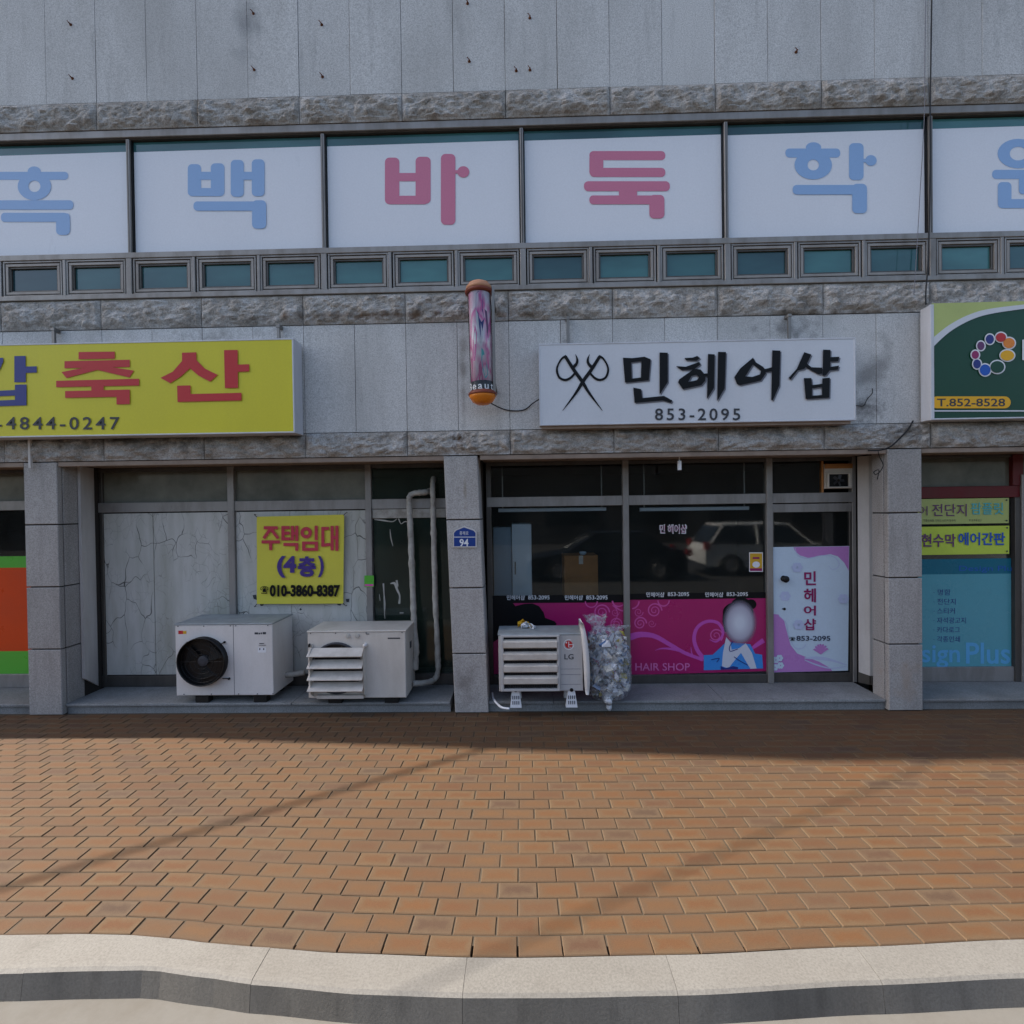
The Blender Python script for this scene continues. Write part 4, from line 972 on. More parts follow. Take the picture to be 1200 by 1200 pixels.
# green print shop sign
YG = 5.09
gs, a, b, z0, z1 = sign_box('signboard', 'dark green signboard with a ring of coloured dots at the right edge', 1090.5, 1560, 356.5, 491, YG, 'sign_green', xcut=1140)
p = Print(YG - .005, 900, 340, 4)
p.poly([(768, 62), (1250, 50), (1250, 66), (1060, 96), (950, 126), (850, 180), (768, 250)]); p.done('sign_lime', gs, 'face_print')
p = Print(YG - .0065, 900, 340, 4)
top = [(768, 228), (850, 163), (950, 112), (1060, 84), (1290, 58)]; bot = [(768, 272), (850, 197), (950, 140), (1060, 108), (1290, 76)]
tp, bt = catmull([Vector((x, y)) for x, y in top], 5), catmull([Vector((x, y)) for x, y in bot], 5)
p.poly([(v.x, v.y) for v in tp] + [(v.x, v.y) for v in reversed(bt)]); p.rect(768, 563, 2500, 569); p.done('sign_white', gs, 'face_print')
p = Print(YG - .007, 900, 340, 4); p.rr(764, 498, 1138, 554, 28); p.done('sign_amber', gs, 'face_print')
text('T.852-8528', 900 + 792 / 4, 340 + 508 / 4, 900 + 1112 / 4, 340 + 545 / 4, YG - .008, 'darkgrey', gs, .015)
dots = ((1092, 221, 25, 22, 'sign_red'), (1130, 248, 28, 25, 'cap_orange'), (1122, 306, 33, 25, 'sign_amber'), (1075, 360, 33, 29, 'sign_green'), (1018, 374, 26, 27, 'blue'), (980, 346, 19, 22, 'sign_blue'), (972, 303, 18, 20, 'wine'), (998, 261, 18, 21, 'plum'), (1040, 230, 20, 23, 'sign_blue'))
p = Print(YG - .007, 900, 340, 4)
for (x, y, rx, ry, m) in dots: p.ell(x, y, rx + 5, ry + 5)
p.done('white', gs, 'emblem')
for (x, y, rx, ry, m) in dots:
    p = Print(YG - .0125, 900, 340, 4); p.ell(x, y, rx - 1, ry - 1); p.done(m, gs, 'emblem')
p = Print(YG - .007, 900, 340, 4); p.rr(1192, 232, 1206, 328, 3).rr(1206, 308, 1300, 328, 3).rr(1206, 232, 1300, 250, 3).rr(1340, 220, 1362, 340, 4).rr(1400, 240, 1500, 320, 30); p.done('white', gs)
obj('corner_strip', MB().box(a - .004, a + .03, YG - .008, YG + .02, z0 - .004, z1 + .004, .003), 'sign_side', gs)

# ------------------------------------------------------------------ for-rent banner
YBn = W - .045
bn = empty('banner', (S(350, 707, YBn).x, YBn, S(350, 707, YBn).z), 'yellow cloth for rent banner with red and violet Korean lettering tied to the boards', 'banner')
m = MB(); nx, nz = 22, 22; c4 = [S(300.5, 605.5, YBn), S(403, 603, YBn), S(402, 707.5, YBn), S(300.5, 708, YBn)]
for k in range(nz + 1):
    for i in range(nx + 1):
        u, v = i / nx, k / nz; P0 = c4[0].lerp(c4[1], u).lerp(c4[3].lerp(c4[2], u), v)
        y = .006 * noise.noise(Vector((u * 4, v * 3, 2))) + .006 * math.sin((u + v) * 7) * (1 - abs(2 * u - 1)) * .5
        m.v.append(Vector((P0.x, P0.y + y + .008, P0.z)))
m.f = [(k * (nx + 1) + i, (k + 1) * (nx + 1) + i, (k + 1) * (nx + 1) + i + 1, k * (nx + 1) + i + 1) for k in range(nz) for i in range(nx)]
obj('cloth', m, 'banner_yellow', bn, True)
YT = YBn - .006
def bars(m_, *L):
    for l in L:
        p = Print(YT, 300, 380, 4)
        for q0, q1 in l: p.stroke([q0, q1], 15, False)
        if m_: m_(p)
        p.done('banner_red', bn); m_ = None
bars(None, [((36, 954), (102, 954)), ((70, 955), (36, 1004)), ((66, 955), (104, 1004)), ((26, 1020), (112, 1020)), ((69, 1020), (69, 1059))],
     [((119, 953), (158, 953)), ((119, 979), (158, 979)), ((119, 1006), (161, 1006)), ((126, 948), (126, 1012)), ((171, 945), (171, 1014)), ((191, 944), (191, 1016)), ((171, 980), (191, 980)), ((128, 1032), (198, 1032)), ((191, 1030), (191, 1062))])
bars(lambda p: p.ell(235, 977, 27, 27, 11, 11).poly([(216, 1018), (291, 1018), (291, 1062), (216, 1062)], [(232, 1032), (275, 1032), (275, 1048), (232, 1048)]), [((282, 944), (282, 1012))])
bars(None, [((306, 957), (342, 957)), ((313, 952), (313, 1042)), ((308, 1036), (348, 1032)), ((357, 945), (357, 1060)), ((379, 944), (379, 1062)), ((357, 1000), (379, 1000))])
text('(4', 324.5, 651.5, 347, 677, YT, 'banner_violet', bn, .045); text('층', 349, 652, 370, 676, YT, 'banner_violet', bn, .045); text(')', 372.5, 651.5, 379.5, 676.5, YT, 'banner_violet', bn, .045)
text('☎', 305, 687, 314.5, 696.5, YT, 'blackprint', bn, .02); text('010-3860-8387', 316, 685, 398.5, 699.5, YT, 'blackprint', bn, .05)
for px, py in ((301, 606), (402.5, 604), (402, 707), (301, 708)):
    q_ = S(px, py, YBn); d = Vector((1 if px > 350 else -1, 0, 1 if py < 650 else -1)) * .03
    obj('tie', MB().tube([q_, q_ + d, q_ + d + Vector((0, .04, 0))], .004, 5), 'black', bn)
m = Print(W + .002, 180, 680, 5.4545)
m.poly([(632, 95), (655, 92), (660, 125), (640, 120)]).poly([(675, 146), (708, 146), (700, 162), (685, 165)]).poly([(1170, 150), (1200, 150), (1195, 162), (1180, 160)]).poly([(932, 185), (940, 178), (948, 186), (938, 194)]).poly([(1228, 120), (1252, 118), (1248, 140), (1232, 138)])
m.done('darkgrey', s1, 'paint_chip')

# lime banners in the print shop window
def lime(nm_label, pxa, pxb, pyt, pyb, mat, dzz=0):
    Y = W - .012
    t = empty('banner', (S(pxb, pyb, Y).x, Y, S(pxb, pyb, Y).z), nm_label, 'banner')
    m = MB(); A, B, C, D = S(pxa, pyt + 1.5, Y), S(pxb, pyt, Y), S(pxb, pyb, Y), S(pxa, pyb + 1.5, Y)
    n = 16; vs = []
    for i in range(n + 1):
        u = i / n; y = .004 * math.sin(u * 17); a_, b_ = A.lerp(B, u), D.lerp(C, u); vs += [(a_.x, Y + y + .006, a_.z), (b_.x, Y + y * .5 + .006, b_.z)]
    m.add(vs, [(2 * i, 2 * i + 1, 2 * i + 3, 2 * i + 2) for i in range(n)]); obj('cloth', m, mat, t)
    m = MB()
    for (x, y) in ((pxb - 3, pyt + 2.5), (pxb - 3, pyb - 3)): m.lathe(S(x, y, Y - .002), [(.009, 0), (.009, -.004), (.001, -.006)], 8, 'y')
    obj('eyelet', m, 'darkgrey', t); return t
t = lime('pale lime banner with plum and aqua lettering, upper in the print shop window', 1076, 1182.5, 583.5, 613, 'sign_lime')
YQ = W - .014
text('어', 1077, 593, 1087, 604, YQ, 'plum', t, .0); text('전단지', 1092.5, 590.5, 1133, 605, YQ, 'plum', t, .005); text('팜플릿', 1138, 589, 1176, 603, YQ, 'aqua', t, .01); text('각종인쇄물 디자인 스티커 현수막', 1082, 608.5, 1120, 611.5, YQ, 'darkgrey', t, 0); text('디자인', 1136, 608.5, 1150, 611, YQ, 'darkgrey', t, 0)
t = lime('bright lime banner with plum and blue lettering, lower in the print shop window', 1076, 1183, 616, 649, 'banner_lime')
text('현수막', 1080, 625.5, 1120, 641, YQ, 'plum', t, .02); text('에어간판', 1123, 624, 1178, 639, YQ, 'blue', t, .025)

# ------------------------------------------------------------------ house number plate
YN = F - .022
hp = empty('house_number_plate', (S(543.5, 641, YN).x, YN, S(543.5, 641, YN).z), 'blue house number plate reading 94 on the middle granite pillar', 'sign')
p = Print(YN, 300, 380, 4); o_ = [(924, 1046), (924, 975), (935, 962), (975, 946), (1022, 962), (1034, 975), (1034, 1046)]
pts = [p.P(x, y) for x, y in o_]; n = len(pts)
obj('plate', MB().add([Vector((v.x, YN, v.z)) for v in pts] + [Vector((v.x, YN + .016, v.z)) for v in pts], [tuple(range(n))] + [(i, (i + 1) % n, n + (i + 1) % n, n + i) for i in range(n)]), 'white_paint', hp)
p = Print(YN - .001, 300, 380, 4); p.poly([(928, 1041), (928, 978), (938, 967), (975, 952), (1019, 967), (1029, 978), (1029, 1041)]); p.done('plate_blue', hp, 'plate_print')
p = Print(YN - .002, 300, 380, 4); p.rect(928, 996, 1029, 999); p.done('white', hp, 'plate_print')
text('94', 538.5, 631.5, 549, 640.5, YN - .003, 'white', hp, .02); text('홍해로', 538.5, 622.5, 549, 627, YN - .003, 'white', hp, .0)

# ------------------------------------------------------------------ barber pole
YB = F - .27
bt_ = S(562.5, 403, YB); zt_, zb_ = S(561, 343, YB).z, S(565, 461, YB).z
bp = empty('barber_pole', (bt_.x, YB, S(565, 474, YB).z), 'faded barber pole with pink and white print and orange caps on the granite wall', 'barber pole')
c0 = Vector((S(565.5, 460, YB).x, YB, zb_)); c1 = Vector((S(561.5, 348, YB).x, YB, zt_)); ax = (c1 - c0); H_ = ax.length
def onpole(mb):
    q_ = Vector((0, 0, 1)).rotation_difference(ax.normalized()).to_matrix()
    mb.v = [q_ @ v + c0 for v in mb.v]; return mb
R_ = .115
obj('printed_sleeve', onpole(MB().lathe((0, 0, 0), [(R_ * .93, .105), (R_ * .93, H_ - .02)], 32)), 'tube', bp, True)
m_glass('clear_cover', (.98, .98, .98), ior=1.3)
obj('clear_cover', onpole(MB().lathe((0, 0, 0), [(R_, 0), (R_, H_)], 32, cap=False)), 'clear_cover', bp, True)
obj('lower_band', onpole(MB().lathe((0, 0, 0), [(R_ * .95, .0), (R_ * .95, .104)], 32)), 'darkgrey', bp, True)
obj('bottom_cap', onpole(MB().lathe((0, 0, 0), [(.001, -.115), (R_ * .5, -.108), (R_ * .85, -.085), (R_ * 1.08, -.045), (R_ * 1.17, -.022)], 32)), 'cap_orange', bp, True)
obj('bottom_ring', onpole(MB().lathe((0, 0, 0), [(R_ * 1.15, -.024), (R_ * 1.21, -.02), (R_ * 1.21, -.004), (R_ * 1.02, .02), (R_ * .96, .02)], 32)), 'cap_brown', bp, True)
obj('top_ring', onpole(MB().lathe((0, 0, 0), [(R_ * .98, H_ - .02), (R_ * 1.18, H_ - .012), (R_ * 1.2, H_ + .008), (R_ * 1.1, H_ + .02)], 32)), 'cap_brown', bp, True)
obj('top_cap', onpole(MB().lathe((0, 0, 0), [(R_ * 1.13, H_ + .018), (R_ * 1.08, H_ + .05), (R_ * .85, H_ + .085), (R_ * .5, H_ + .105), (.001, H_ + .112)], 32)), 'cap_faded', bp, True)
for i, ch in enumerate('Beauty'):     # letters wrapped round the lower band
    cu = bpy.data.curves.new('t', 'FONT'); cu.body = ch; cu.size = .1; cu.offset = .0012; cu.align_x = 'CENTER'
    to = bpy.data.objects.new('t', cu); col.objects.link(to); me = bpy.data.meshes.new_from_object(to.evaluated_get(bpy.context.evaluated_depsgraph_get())); bpy.data.objects.remove(to)
    ang0 = math.radians(-90 - 68 + i * 31); m = MB()
    m.add([((R_ + .002) * math.cos(ang0 + v.co.x / R_), (R_ + .002) * math.sin(ang0 + v.co.x / R_), v.co.y + .018) for v in me.vertices], [tuple(f.vertices) for f in me.polygons])
    obj('lettering', onpole(m), 'white', bp)
# printed figure strips on the sleeve (hair, leaf) as curved patches
def patch(pts, m, lift, name='sleeve_print'):
    tr = tessellate_polygon([[Vector((x, y, 0)) for x, y in pts]]); mb = MB()
    mb.add([((R_ * .93 + lift) * math.cos(math.radians(-90 + a)), (R_ * .93 + lift) * math.sin(math.radians(-90 + a)), h * H_) for a, h in pts], tr); obj(name, onpole(mb), m, bp)
patch([(-12, .95), (0, .97), (24, .94), (20, .8), (26, .7), (14, .58), (8, .66), (4, .52), (-2, .62), (-6, .75), (-16, .8)], 'sign_blue', .001)
patch([(30, .8), (44, .78), (50, .62), (40, .52), (36, .66)], 'plum', .001)
patch([(-16, .8), (-6, .75), (-2, .62), (-8, .58), (-18, .7)], 'skin_print', .002)
patch([(6, .42), (16, .40), (34, .26), (36, .16), (22, .12), (10, .2), (4, .3)], 'aqua', .001)
patch([(-14, .1), (-10, .24), (-2, .3), (6, .2), (10, .11)], 'magenta', .0015)
patch([(-40, .5), (-24, .66), (-14, .56), (-20, .42), (-30, .3), (-40, .3)], 'pink_line', .0012)
m = MB(); m.box(bt_.x + R_ * 1.05, bt_.x + R_ * 1.05 + .03, F - .3, F - .001, zb_ + .06, zb_ + .085); m.box(bt_.x + R_ * 1.05, bt_.x + R_ * 1.05 + .03, F - .3, F - .001, zt_ - .1, zt_ - .075)
m.box(bt_.x + R_ * 1.05 + .003, bt_.x + R_ * 1.05 + .028, F - .32, F - .3, zb_ - .03, zt_ + .04)
obj('wall_bracket', m, 'stain_metal', bp)

# ------------------------------------------------------------------ air conditioners
def screws(m, pts, y): 
    for (x, z) in pts: m.lathe((x, y, z), [(.006, 0), (.006, -.003), (.001, -.004)], 8, 'y')
YA = G(300, 824.5, ZSL).y + .01
def unit(label, pxl, pxr, pyt, pyb, depth, mat, Y, topm='ac_top'):
    pc = (pxl + pxr) / 2; a, b = S(pxl, 780, Y).x, S(pxr, 780, Y).x; z1, z0 = S(pc, pyt, Y).z, S(pc, pyb, Y).z
    t = empty('air_conditioner_unit', ((a + b) / 2, Y, ZSL), label, 'air conditioner')
    obj('casing', MB().box(a, b, Y, Y + depth, z0, z1 - .012, .006), mat, t)
    obj('lid', MB().box(a - .006, b + .006, Y - .006, Y + depth + .006, z1 - .011, z1 + .004, .005), topm, t)
    return t, a, b, z0, z1
acg = 'outdoor air conditioner units on the shop sills'
# left unit: round black air duct
t, a, b, z0, z1 = unit('white air conditioner unit with a round black fan duct, leftmost on the sill', 206, 320, 731, 815, .46, 'ac_white', YA)
t['group'] = acg
P0 = lambda x, y, Y=YA: S(180 + x / 5.4545, 680 + y / 5.4545, Y)
cf = P0(325, 512); rf = (P0(485, 512).x - P0(165, 512).x) / 2 * .95
m = MB(); N = 40
m.lathe((cf.x, YA, cf.z), [(rf, 0), (rf, -.07), (rf * .965, -.072), (rf * .955, -.06), (rf * .955, -.002)], N, 'y', cap=False); obj('fan_duct', m, 'black', t, True)
obj('fan_opening', MB().lathe((cf.x, YA - .0015, cf.z), [(rf * .955, .001), (rf * .955, 0), (.001, 0)], N, 'y'), 'black', t)
hub = Vector((cf.x, YA - .02, cf.z))
obj('fan_hub', MB().lathe(hub, [(.055, .018), (.055, -.008), (.03, -.014), (.001, -.015)], 20, 'y'), 'darkgrey', t)
for k in range(3):
    m = MB(); a0 = k * 2.094 + .4; vs = []
    for i in range(9):
        r_ = .05 + (rf * .88 - .05) * i / 8; w_ = .35 + .25 * i / 8
        for s_ in (-1, 1): vs.append((hub.x + r_ * math.cos(a0 + s_ * w_ + i * .05), hub.y + .004 + s_ * .012, hub.z + r_ * math.sin(a0 + s_ * w_ + i * .05)))
    obj('fan_blade', m.add(vs, [(2 * i, 2 * i + 1, 2 * i + 3, 2 * i + 2) for i in range(8)]), 'rubber', t)
m = MB()
for r_ in (.3, .5, .7, .86): 
    m.tube([(cf.x + rf * r_ * math.cos(2 * math.pi * i / 30), YA - .05, cf.z + rf * r_ * math.sin(2 * math.pi * i / 30)) for i in range(31)], .0022, 4, False)
for k in range(8): m.tube([(cf.x + .06 * math.cos(k * .785), YA - .05, cf.z + .06 * math.sin(k * .785)), (cf.x + rf * .95 * math.cos(k * .785), YA - .05, cf.z + rf * .95 * math.sin(k * .785))], .0022, 4, False)
obj('fan_grille', m, 'black', t)
m = MB()
for (x, y, ex, ey) in ((218, 398, 240, 392), (455, 395, 425, 410), (485, 628, 440, 628)):
    q0, q1 = P0(x, y, YA - .012), P0(ex, ey, YA - .012); m.tube([q0, q1], .005, 6); m.lathe(P0(x, y, YA), [(.012, 0), (.012, -.015), (.004, -.02)], 8, 'y')
obj('duct_clip', m, 'black', t)
seam = P0(513, 500).x; obj('panel_seam', MB().box(seam - .002, seam + .002, YA - .001, YA + .004, z0 + .004, z1 - .014), 'darkgrey', t)
m = MB(); screws(m, [(P0(x, 0).x, z1 - .022) for x in (150, 315, 485, 520, 725)] + [(P0(x, 0).x, z0 + .015) for x in (180, 355, 530, 650, 750)], YA); obj('screw', m, 'darkgrey', t)
p = Print(YA - .001, 180, 680, 5.4545); p.rect(158, 322, 188, 344); p.done('sign_red', t, 'sticker'); p = Print(YA - .001, 180, 680, 5.4545); p.rect(188, 324, 210, 343); p.done('gold', t, 'sticker')
p = Print(YA - .001, 180, 680, 5.4545); p.rect(645, 333, 668, 346).rect(671, 335, 680, 346).rect(684, 333, 692, 345).rect(697, 331, 718, 345); p.done('darkgrey', t, 'nameplate')
p = Print(YA - .001, 180, 680, 5.4545); p.rect(666, 430, 718, 462); p.done('white', t, 'sticker'); p = Print(YA - .002, 180, 680, 5.4545); p.rect(675, 434, 682, 446).rect(700, 434, 707, 446).rect(676, 402, 706, 407).rect(672, 414, 718, 417); p.done('darkgrey', t, 'sticker')
for px in (285, 660): x = P0(px, 0).x; obj('foot', MB().box(x - .07, x + .07, YA + .02, YA + .1, ZSL + .001, z0 + .002, .004), 'rubber', t); 
for px in (285, 660): x = P0(px, 0).x; obj('foot', MB().box(x - .07, x + .07, YA + .34, YA + .42, ZSL + .001, z0 + .002, .004), 'rubber', t)
# middle unit: white air guide with four louvres
YM = G(420, 827, ZSL).y + .035
t, a, b, z0, z1 = unit('cream air conditioner unit with four protruding louvre slats, on the sill below the rental banner', 361, 475.5, 739.5, 818, .44, 'ac_cream', YM, 'ac_cream')
t['group'] = acg
P1 = lambda x, y, Y=YM: S(340 + x / 5.4545, 680 + y / 5.4545, Y)
cf = P1(298, 560); rf = (P1(300, 395).z - cf.z)
obj('fan_duct', MB().lathe((cf.x, YM, cf.z), [(rf, 0), (rf, -.02), (rf * .93, -.022), (rf * .92, -.004)], 36, 'y', cap=False), 'darkgrey', t, True)
obj('fan_opening', MB().lathe((cf.x, YM - .002, cf.z), [(rf * .92, .001), (rf * .92, 0), (.001, 0)], 36, 'y'), 'black', t)
YV = YM - .1
m = MB(); xa_, xb_ = P1(105, 500, YV).x, P1(458, 500, YV).x
for yc in (468, 544, 619, 690):
    zc_ = P1(300, yc, YV).z; m.obox(((xa_ + xb_) / 2, YV + .035, zc_), (1, 0, 0), (0, 1, .75), (0, -.75, 1), (xb_ - xa_) / 2, .055, .005)
    obj('louvre', m, 'slat', t); m = MB()
for x in (P1(112, 0, YV).x, P1(455, 0, YV).x):
    obj('louvre_bracket', MB().add([(x, YV + .0, P1(0, 480, YV).z), (x, YM + .001, P1(0, 400, YM).z), (x, YM + .001, P1(0, 745, YM).z), (x, YV + .02, P1(0, 735, YV).z)], [(0, 1, 2, 3)]), 'ac_cream', t)
obj('louvre_rail', MB().box(P1(140, 0, YV).x, xb_ - .01, YV + .06, YM, P1(0, 752, YM).z, P1(0, 730, YM).z, .003), 'slat', t)
m = MB(); 
for x in (370, 430): m.lathe(P1(x, 355, YM), [(.023, 0), (.023, -.012), (.018, -.014), (.001, -.015)], 18, 'y')
obj('round_plug', m, 'foam', t)
m = MB(); m.lathe(P1(482, 412, YM), [(.022, 0), (.018, -.04), (.001, -.05)], 14, 'y'); obj('round_plug', m, 'ac_white', t)
m = MB(); screws(m, [(P1(x, 0).x, z1 - .02) for x in (125, 285, 480, 710)], YM); m.box(P1(480, 0).x, P1(500, 0).x, YM - .003, YM, P1(0, 350).z, P1(0, 345).z); obj('screw', m, 'darkgrey', t)
obj('nameplate', MB().box(P1(618, 0).x, P1(697, 0).x, YM - .002, YM, P1(0, 380).z, P1(0, 372).z), 'darkgrey', t)
m = MB().box(P1(115, 0).x, P1(122, 0).x, YM - .03, YM, P1(0, 425).z, P1(0, 405).z); obj('bracket_clip', m, 'black', t)
obj('side_vent', MB().box(b - .001, b + .004, YM + .2, YM + .27, z1 - .24, z1 - .17), 'darkgrey', t)
for px in (265, 630):
    x = P1(px, 0).x
    for yo in (.03, .33): obj('foot', MB().box(x - .07, x + .07, YM + yo, YM + yo + .07, ZSL + .001, z0 + .002, .004), 'rubber', t)
# LG unit
YR = G(636, 830, ZSL).y + .012
t, a, b, z0, z1 = unit('grey air conditioner unit with a red round logo, beside the clear rubbish bag', 584.5, 683, 743, 810, .34, 'ac_grey', YR, 'ac_top')
t['group'] = acg
P2 = lambda x, y, Y=YR: S(560 + x / 5.4545, 680 + y / 5.4545, Y)
obj('fan_opening', MB().box(P2(160, 0).x, P2(497, 0).x, YR - .002, YR, P2(0, 695).z, P2(0, 350).z), 'room_dark', t)
for yt in (383, 460, 536, 612):
    zt0, zt1 = P2(0, yt + 42).z, P2(0, yt).z
    m = MB(); xa_, xb_ = P2(158, 0).x, P2(500, 0).x
    m.add([(xa_, YR - .05, zt0 - .0), (xb_, YR - .05, zt0), (xb_, YR - .055, zt1 - .012), (xa_, YR - .055, zt1 - .012), (xa_, YR - .004, zt1 + .006), (xb_, YR - .004, zt1 + .006), (xa_, YR - .004, zt0 - .02), (xb_, YR - .004, zt0 - .02)],
          [(0, 1, 2, 3), (3, 2, 5, 4), (6, 7, 1, 0), (0, 3, 4, 6), (1, 7, 5, 2)])
    obj('louvre', m, 'slat', t)
m = MB(); m.box(P2(140, 0).x, P2(158, 0).x, YR - .035, YR, P2(0, 705).z, P2(0, 350).z, .004); m.box(P2(500, 0).x, P2(515, 0).x, YR - .035, YR, P2(0, 705).z, P2(0, 350).z, .004); m.box(P2(158, 0).x, P2(500, 0).x, YR - .035, YR, P2(0, 705).z, P2(0, 690).z, .003); m.box(P2(158, 0).x, P2(500, 0).x, YR - .035, YR, P2(0, 362).z, P2(0, 350).z, .003)
obj('louvre_frame', m, 'ac_grey', t)
m = MB()
for k in range(22): x = P2(170, 0).x + (P2(490, 0).x - P2(170, 0).x) * k / 21; m.box(x - .0015, x + .0015, YR - .006, YR - .003, P2(0, 690).z, P2(0, 360).z)
obj('fan_grille', m, 'darkgrey', t)
cl = P2(581, 411, YR - .002); rl = .038
obj('logo_disc', MB().lathe(cl, [(rl, .002), (rl, 0), (.001, 0)], 32, 'y'), 'sign_red', t)
def r2(pts): return pts
m = Print(YR - .0035, 560, 680, 5.4545); R0 = 32
arcc(m, 581, 411, R0, -60, -360 + 5, 4); m.stroke([(581, 411), (612, 411)], 4, False); m.stroke([(581, 392), (581, 428), (594, 428)], 4.5, False); m.ell(566, 399, 4.5, 4.5); m.done('white', t, 'emblem')
text('LG', 560 + 553 / 5.4545, 680 + 472 / 5.4545, 560 + 612 / 5.4545, 680 + 506 / 5.4545, YR - .002, 'darkgrey', t, .015)
m = MB()
for yv in (570, 606, 668): m.box(P2(522, 0).x, P2(650, 0).x, YR - .0015, YR, P2(0, yv + 2).z, P2(0, yv).z)
obj('panel_line', m, 'shadowprint', t)
for px in (232, 590):
    x = P2(px, 0).x
    for yo in (0, .26):
        z_t = z0 + .004; fm = MB(); w0, w1 = .058, .034
        fm.add([(x - w0, YR + yo, ZSL + .001), (x + w0, YR + yo, ZSL + .001), (x + w1, YR + yo + .01, z_t), (x - w1, YR + yo + .01, z_t), (x - w0, YR + yo + .07, ZSL + .001), (x + w0, YR + yo + .07, ZSL + .001), (x + w1, YR + yo + .06, z_t), (x - w1, YR + yo + .06, z_t)],
               [(0, 1, 2, 3), (5, 4, 7, 6), (1, 5, 6, 2), (4, 0, 3, 7), (3, 2, 6, 7)])
        obj('foot', fm, 'white', t)
    fm = MB(); hz = z_t - ZSL
    for i in range(4):
        for j in range(2): xx_ = x - .03 + .02 * i; zz_ = ZSL + hz * (.2 + .3 * j); fm.box(xx_ - .004, xx_ + .004, YR - .001 + .002 * j, YR + .006, zz_, zz_ + hz * .2)
    obj('foot_slot', fm, 'darkgrey', t)
    obj('foot_bolt', MB().lathe((x, YR + .012, z0 + .012), [(.018, 0), (.018, -.02), (.001, -.022)], 10, 'y'), 'black', t)
# small window fan in the transom over the door
ya = W - .01
fw = empty('ventilation_fan', (S(983, 572, ya).x, ya, S(983, 572, ya).z), 'small beige ventilation fan set in the transom above the salon door', 'fan')
Z = lambda y: S(983, y, ya).z; X_ = lambda x: S(x, 555, ya).x
obj('mount_plate', MB().box(X_(966.5), X_(999), ya, ya + .03, Z(572.5), Z(543.5), .004), 'ac_cream', fw); obj('mount_board', MB().box(X_(966.5), X_(999), ya - .004, ya - .0005, Z(549), Z(543.5)), 'cardboard', fw)
m = MB(); x0_, x1_, z0_, z1_ = X_(968), X_(995.5), Z(572), Z(554)
m.box(x0_, x1_, ya - .03, ya - .0045, z1_ - .016, z1_, .003); m.box(x0_, x1_, ya - .03, ya - .0045, z0_, z0_ + .016, .003); m.box(x0_, x0_ + .02, ya - .03, ya - .0045, z0_ + .016, z1_ - .016, .003); m.box(x1_ - .02, x1_, ya - .03, ya - .0045, z0_ + .016, z1_ - .016, .003)
obj('housing', m, 'ac_cream', fw); obj('fan_opening', MB().box(x0_ + .02, x1_ - .02, ya - .006, ya - .005, z0_ + .016, z1_ - .016), 'black', fw)
cc = Vector(((x0_ + x1_) / 2, ya - .012, (z0_ + z1_) / 2))
for k in range(5):
    aa = k * 1.257; obj('fan_blade', MB().obox(cc + Vector((.035 * math.cos(aa), 0, .035 * math.sin(aa))), (math.cos(aa), 0, math.sin(aa)), (-math.sin(aa), .5, math.cos(aa)), (0, 1, 0), .03, .016, .001), 'darkgrey', fw)
obj('fan_hub', MB().lathe(cc, [(.016, .004), (.016, -.006), (.001, -.008)], 12, 'y'), 'rubber', fw)

# ------------------------------------------------------------------ pipes, hoses, cables
def pipe(name, label, cat, pts, r, mat, n=10, group=None, jitter=0.0):
    q = catmull([Vector(p) for p in pts], 6)
    if jitter: q = [v + Vector((random.gauss(0, jitter), random.gauss(0, jitter), 0)) for v in q]
    rs = [r * (1 + (random.gauss(0, .07) if jitter else 0)) for _ in q]
    o = obj(name, MB().tube(q, rs, n), mat, None, True, loc=tuple(pts[0])); tag(o, label, cat, group); return o
YPp = W - .11
s_ = lambda x, y, Y=YPp: S(x, y, Y)
pipe('insulated_pipe', 'white wrapped refrigerant pipe bending out of the dark door transom, left of the pair', 'pipe', [s_(505, 575, W + .03), s_(497, 577, YPp), s_(486, 578, YPp), s_(480, 582, YPp), s_(479.5, 592), s_(481, 620), s_(482.5, 660), s_(484, 700), s_(485.5, 735, YPp - .05), s_(487.5, 760, YPp - .08), s_(486.5, 785, YPp - .1)], .033, 'foam', 12, 'wrapped pipes beside the middle pillar', .0015)
pipe('insulated_pipe', 'long grey wrapped refrigerant pipe running down beside the middle pillar to the cream unit', 'pipe', [s_(508, 560, W + .03), s_(507, 572), s_(507.5, 590), s_(508, 620), s_(509, 650), s_(510, 700), s_(512, 740), s_(513, 770), s_(513, 788), s_(508, 797), s_(498, 800, YPp - .1), s_(484, 801, YPp - .2)], .031, 'foam', 12, 'wrapped pipes beside the middle pillar', .0015)
pipe('refrigerant_hose', 'grey hose lying behind the duct unit towards the cream unit', 'pipe', [s_(326, 793, YA + .25), s_(333, 791, YA + .28), s_(345, 790, YA + .3), s_(357, 788, YA + .32)], .03, 'foam', 10)
pipe('hose', 'thin white hose curving under the grey air conditioner unit', 'hose', [G(577, 812, ZSL + .02), G(578, 818, ZSL + .012), G(582, 824, ZSL + .012), G(588, 829, ZSL + .012), G(597, 830.5, ZSL + .012)], .011, 'white', 8)
pipe('cable', 'thin black cable sagging from the barber pole to the white signboard', 'cable', [S(569, 469, F - .25), S(578, 474, F - .12), S(590, 479.5, F - .02), S(603, 481.5, F - .015), S(615, 480, F - .015), S(624, 473, F - .03), S(633, 467, F - .12)], .006, 'black', 6)
pipe('cable', 'black cable looping over the rough stone from the white signboard to the green signboard', 'cable', [S(1017, 528, F - .02), S(1032, 527.5, F - .05), S(1044, 523, F - .06), S(1056, 512, F - .06), S(1065, 502, F - .05), S(1070, 493, F - .04)], .008, 'black', 6)
